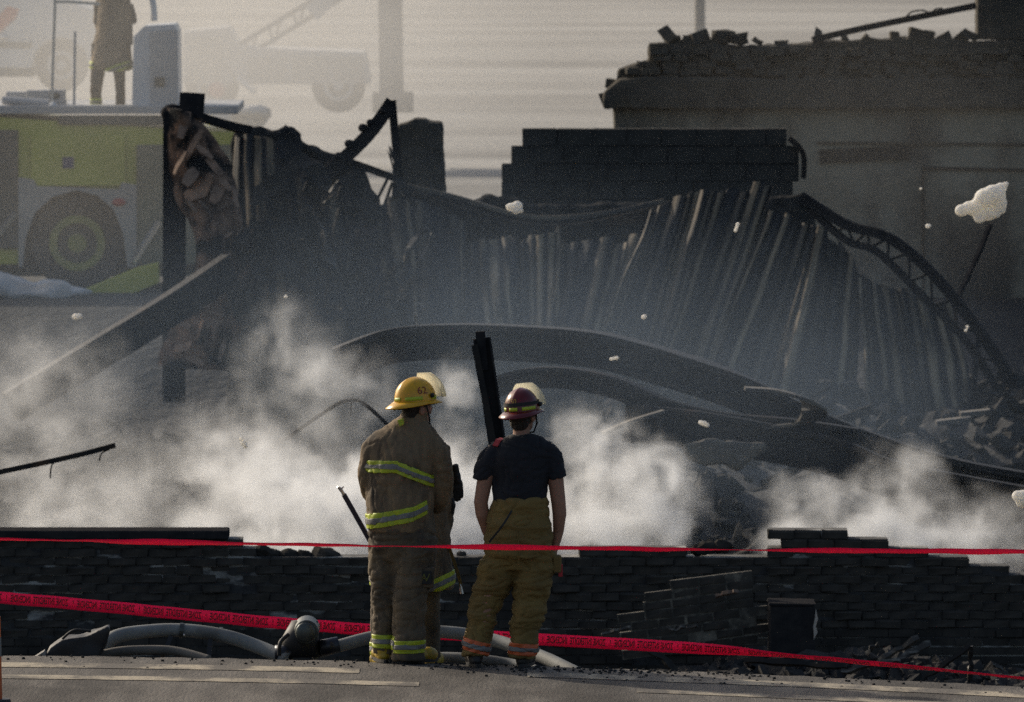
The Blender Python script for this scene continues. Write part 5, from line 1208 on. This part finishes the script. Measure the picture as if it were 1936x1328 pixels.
def person_C():
    Y = 60.25; gz = gh(-.6, 60.25)
    K = lambda px, py, dy=0.0: Vector(((px - 968) * Y / F, Y + dy, P(px, py, Y).z)); k = Y / F
    rt = thing('person', K(768, 1256), 'firefighter in long coat standing almost hidden beyond the yellow-helmeted one', 'person')
    hc = K(788, 764, .02); yaw = R(50)
    b = MB(); head(b, hc, yaw)
    b.loft([(K(780, 1010), 50 * k, .11), (K(784, 930), 48 * k, .11), (K(790, 860), 48 * k, .11), (K(790, 830), 40 * k, .08), (K(790, 815), .07, .065)])
    b.tube([K(742, 850), K(735, 940), K(748, 1010, .15)], [.05, .042, .033], 12, (0, 1, 0)); hand(b, K(748, 1012, .16), (.3, .8, -.4), (1, 0, 0), (0, 0, 1), .5)
    b.tube([K(838, 850), K(842, 950), K(832, 1012, .15)], [.05, .042, .033], 12, (0, 1, 0)); hand(b, K(830, 1016, .16), (-.3, .8, -.4), (-1, 0, 0), (0, 0, 1), .5)
    for pth in ([K(735, 1010), K(724, 1120), K(718, 1240)], [K(800, 1010), K(812, 1120), K(815, 1240)]): b.tube(pth, [.075, .055, .042], 12, (0, 1, 0))
    put('body', fuse(b, .006, 3), M['skin'], rt); eyes(rt, hc, yaw)
    q = MB(); Rz = Matrix.Rotation(-yaw, 3, 'Z'); q.ell(hc + Rz @ Vector((0, -.014, .012)), (.083, .094, .108), Rz); put('hair', fuse(q, .008, 2), M['hair'], rt)
    helmet(rt, K(787, 754), yaw, 'helmet_yellow', .84)
    t = MB()
    t.tube([K(738, 1020), K(726, 1120), K(720, 1180), K(719, 1246)], [32 * k, 25 * k, 20 * k, 19 * k], 18, (0, 1, 0)); t.tube([K(800, 1020), K(811, 1120), K(814, 1180), K(815, 1246)], [32 * k, 22 * k, 18 * k, 17 * k], 18, (0, 1, 0)); t.loft([(K(770, 1060), 40 * k, .12), (K(770, 1020), 60 * k, .16), (K(775, 985), 55 * k, .15)])
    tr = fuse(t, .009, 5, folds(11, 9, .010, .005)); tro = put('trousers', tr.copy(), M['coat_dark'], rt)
    stripe(tr, tro, K(719, 1226), (0, 0, 1), .085, lambda c: c.x < K(765, 0).x and c.z < K(0, 1180).z, M['lime_tape'])
    def torso(mb):
        mb.loft([(K(779, 1112), 78 * k, .2), (K(780, 1090), 78 * k, .21), (K(782, 1030), 68 * k, .19), (K(788, 950), 62 * k, .17), (K(790, 890), 58 * k, .17), (K(791, 855), 57 * k, .155), (K(791, 838), 50 * k, .13), (K(790, 824), 34 * k, .1), (K(790, 812), 25 * k, .08)])
    t = MB(); torso(t); ts = fuse(t, .009, 5, folds(5, 11, .009, .004))
    t = MB(); torso(t)
    t.tube([K(750, 846), K(736, 890), K(732, 940), K(738, 980, .06), K(746, 1012, .14)], [22 * k, 22 * k, 21 * k, 19 * k, 16 * k], 16, (0, 1, 0))
    t.tube([K(830, 846), K(838, 890), K(840, 950), K(838, 985, .03), K(830, 1018, .12)], [20 * k, 20 * k, 20 * k, 21 * k, 17 * k], 16, (0, 1, 0))
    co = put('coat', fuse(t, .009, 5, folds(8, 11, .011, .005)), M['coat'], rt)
    stripe(ts, co, K(832, 1100), (-.42, 0, 1), .085, lambda c: c.x > K(778, 0).x, M['lime_tape'], push=.011)
    stripe(ts, co, K(706, 1094), (.05, 0, 1), .085, lambda c: c.x < K(730, 0).x, M['lime_tape'], push=.011)
    q = MB(); c = K(861, 878, -.02)      # glove pair clipped to the coat front
    gl = thing('x', c, 'x', 'x') if False else None
    q.tube([c, K(862, 895), K(864, 910)], [.02, .026, .026], 10, (0, 1, 0)); hand(q, K(864, 905), (.08, .1, -1), (-.3, 1, 0), (-1, 0, 0), .12, .95)
    put('glove', fuse(q, .006, 2), M['strap_black'], co)
    q = MB(); q.tube([K(852, 942, -.03), K(856, 955, -.03), K(853, 968, -.02), K(845, 968, 0)], [.02, .022, .02, .012], 10, (0, 1, 0)); put('cuff', fuse(q, .006, 2), M['strap_black'], co)
    q = MB(); q.sweep(RECT(.022, .006), spline([K(848, 1030, -.08), K(858, 1060, -.06), K(868, 1092, -.05), K(871, 1108, -.05)], 5), (0, -1, 0)); stp = q.build('hanging_strap', M['bunker_tan'], co)
    q = MB(); q.tube([K(870, 1104, -.05), K(873, 1122, -.05)], [.007, .012], 8, (0, 1, 0)); q.build('strap_buckle', M['bright_metal'], stp)
    q = MB(); q.ell(K(707, 1140, -.02), (.02, .02, .035), nu=10, nv=8); q.build('hanging_carabiner', M['bunker_tan'], tro)
    for hx, tx in ((719, 712), (815, 824)):
        boot(rt, Vector((K(hx, 0).x, Y, gz)), Vector((K(tx, 0).x, Y + .17, gz)), 'rubber_yellow', 'rubber_yellow')
    return rt
PC = person_C()

def copy_tree(o, parent=None):
    c = o.copy(); COL.objects.link(c); c.parent = parent
    for ch in o.children: copy_tree(ch, c)
    return c
PD = copy_tree(PC); PD.location = P(205, 209, TY + .55); PD.rotation_euler = (0, 0, R(-20)); PD.scale = (.97, .97, .97)
PD['label'] = 'hazy firefighter standing on the deck of the fire truck, cut off by the top edge'

# pike pole held by the firefighter beyond
q = MB(); a, c = P(716, 1052, 60.32), P(650, 935, 60.2)
pk = thing('pike_pole', a, 'dark blue pole with a silver tip leaning left beside the firefighters', 'pole')
q.tube([a, c], .017, 10); q.build('shaft', mat('pole_blue', (.018, .022, .05), rough=.45), pk)
q = MB(); q.tube([c, P(645, 927, 60.2)], [.012, .01], 8); t2 = P(644, 925, 60.2); q.build('ferrule', M['bright_metal'], pk)
q = MB(); q.tube([P(646, 929, 60.2), t2, P(638, 921, 60.19)], [.012, .014, .006], 8); q.tube([t2, P(650, 920, 60.2)], [.01, .004], 8); q.build('hook', M['bright_metal'], pk)
# ------------------------------------------------------------------ smoke and haze
def vol_mat(name, color, dens, aniso):
    m = bpy.data.materials.new(name); m.use_nodes = True; n = m.node_tree
    for k in list(n.nodes):
        if k.type != 'OUTPUT_MATERIAL': n.nodes.remove(k)
    out = [k for k in n.nodes if k.type == 'OUTPUT_MATERIAL'][0]
    v = n.nodes.new('ShaderNodeVolumePrincipled'); v.inputs['Color'].default_value = (*color, 1); v.inputs['Density'].default_value = dens; v.inputs['Anisotropy'].default_value = aniso
    n.links.new(v.outputs[0], out.inputs['Volume']); return m
def smoke(name, label, lo, hi, vox, puffs, dens, color=(.93, .94, .96), aniso=.35, warp=.5, wscale=.9, nscale=1.3, nlo=.38, nhi=.72, detail=5, veil=None, cat='smoke'):
    me = bpy.data.meshes.new(name); o = bpy.data.objects.new(name, me); COL.objects.link(o)
    ng = bpy.data.node_groups.new(name, 'GeometryNodeTree'); ng.interface.new_socket('Geometry', in_out='OUTPUT', socket_type='NodeSocketGeometry')
    N = ng.nodes; L = ng.links
    pos = N.new('GeometryNodeInputPosition').outputs[0]
    def vm(op, a, b):
        x = N.new('ShaderNodeVectorMath'); x.operation = op
        for i, v in enumerate((a, b)):
            if v is None: continue
            if hasattr(v, 'links'): L.new(v, x.inputs[i])
            else: x.inputs[i].default_value = v
        return x
    def mt(op, a, b, c=None, clamp=False):
        x = N.new('ShaderNodeMath'); x.operation = op; x.use_clamp = clamp
        for i, v in enumerate((a, b, c)):
            if v is None: continue
            if hasattr(v, 'links'): L.new(v, x.inputs[i])
            else: x.inputs[i].default_value = v
        return x.outputs[0]
    def nt_(vec, s, d, r_=.6):
        x = N.new('ShaderNodeTexNoise'); x.inputs['Scale'].default_value = s; x.inputs['Detail'].default_value = d; x.inputs['Roughness'].default_value = r_; L.new(vec, x.inputs['Vector']); return x
    w1 = nt_(pos, wscale, 3); wv = vm('SUBTRACT', w1.outputs['Color'], (.5, .5, .5)).outputs[0]
    sc_ = vm('SCALE', wv, None); sc_.inputs['Scale'].default_value = warp * 2; wp = vm('ADD', pos, sc_.outputs[0]).outputs[0]
    acc = None
    for (c, r_, st) in puffs:
        d = vm('SUBTRACT', wp, tuple(c)).outputs[0]; d = vm('MULTIPLY', d, (1 / r_[0], 1 / r_[1], 1 / r_[2])).outputs[0]; ln = vm('LENGTH', d, None).outputs['Value']
        v = mt('SUBTRACT', 1.0, ln, clamp=True); v = mt('MULTIPLY', v, st); acc = v if acc is None else mt('ADD', acc, v)
    tex = nt_(wp, nscale, detail, .62).outputs['Fac']
    mr = N.new('ShaderNodeMapRange'); mr.inputs['From Min'].default_value = nlo; mr.inputs['From Max'].default_value = nhi; L.new(tex, mr.inputs['Value'])
    acc = mt('MULTIPLY', acc, mr.outputs[0])
    if veil: acc = mt('ADD', acc, veil)
    vc = N.new('GeometryNodeVolumeCube'); L.new(acc, vc.inputs['Density']); vc.inputs['Background'].default_value = 0
    vc.inputs['Min'].default_value = lo; vc.inputs['Max'].default_value = hi
    for i, ax in enumerate('XYZ'): vc.inputs['Resolution ' + ax].default_value = max(8, int((hi[i] - lo[i]) / vox))
    sm_ = N.new('GeometryNodeSetMaterial'); L.new(vc.outputs[0], sm_.inputs['Geometry']); mm = vol_mat(name, color, dens, aniso); sm_.inputs['Material'].default_value = mm
    go = N.new('NodeGroupOutput'); L.new(sm_.outputs[0], go.inputs[0])
    md = o.modifiers.new('smoke', 'NODES'); md.node_group = ng; me.materials.append(mm)
    return tag(o, label, cat, kind='stuff')
def puff(px, py, Y, wx, hz, dy, st):
    k = Y / F; return (P(px, py, Y), (wx * k, dy, hz * k), st)
PU = [puff(650, 1000, 80, 330, 165, 1.8, 4.2), puff(820, 970, 79.5, 220, 180, 1.6, 4.6), puff(300, 1010, 81, 420, 150, 2.2, .75), puff(80, 900, 84, 320, 200, 3.0, .4), puff(480, 870, 82, 230, 150, 2.0, 1.0),
      puff(545, 680, 86, 120, 115, 1.3, 1.0), puff(640, 740, 85, 130, 110, 1.3, 1.1), puff(860, 770, 84, 50, 110, .8, 2.2), puff(60, 720, 90, 220, 130, 3, .35),
      puff(1110, 1000, 79.5, 185, 110, 1.4, 4.4), puff(1190, 885, 79.5, 110, 110, 1.0, 3.8), puff(1255, 970, 79.5, 85, 110, 1.0, 3.4), puff(1110, 820, 80, 75, 75, .9, 2.0),
      puff(1535, 970, 80, 85, 90, 1.0, 2.3), puff(1690, 940, 80, 115, 105, 1.1, 2.0), puff(1850, 1015, 80, 135, 90, 1.1, 1.7), puff(1640, 1025, 79.5, 230, 55, 1.2, 3.2)]
smoke('smoke', 'pale rolling smoke rising from the smouldering debris behind the brick wall', (-6.2, 76.6, -2.3), (6.2, 92.0, 2.4), .06, PU, 3.2, color=(.95, .968, .99), aniso=.4, warp=.42, wscale=1.8, nscale=2.4, nlo=.50, nhi=.69, detail=8)
VE = [puff(700, 640, 88, 700, 420, 6, .6), puff(1250, 720, 88, 650, 400, 6, .55), puff(1650, 800, 88, 500, 300, 6, .4), puff(100, 640, 96, 500, 330, 7, .45), puff(1200, 730, 82.5, 620, 280, 3, .65)]
smoke('smoke_veil', 'thin bluish smoke veil drifting over the ruin', (-8, 79, -2.3), (8, 108.5, 4.8), .33, VE, .065, color=(.64, .8, 1.0), aniso=.1, warp=1.2, wscale=.35, nscale=.6, nlo=.25, nhi=.75, detail=4)
VF = [puff(150, 330, 104.5, 560, 300, 4.5, .55), puff(220, 60, 105, 380, 200, 4, 1.0), puff(1650, 300, 104, 560, 420, 4, .3), puff(200, 150, 118, 700, 420, 8, .7), puff(480, 100, 132, 620, 340, 12, 1.2), puff(1000, 60, 132, 800, 320, 10, .45)]
smoke('drifting_smoke', 'pale smoke drifting in front of the ladder truck and van', (-11, 100.5, -1.5), (9, 146, 7.2), .5, VF, .12, color=(.8, .79, .77), aniso=.2, warp=1.2, wscale=.3, nscale=.4, nlo=.2, nhi=.75, detail=4)
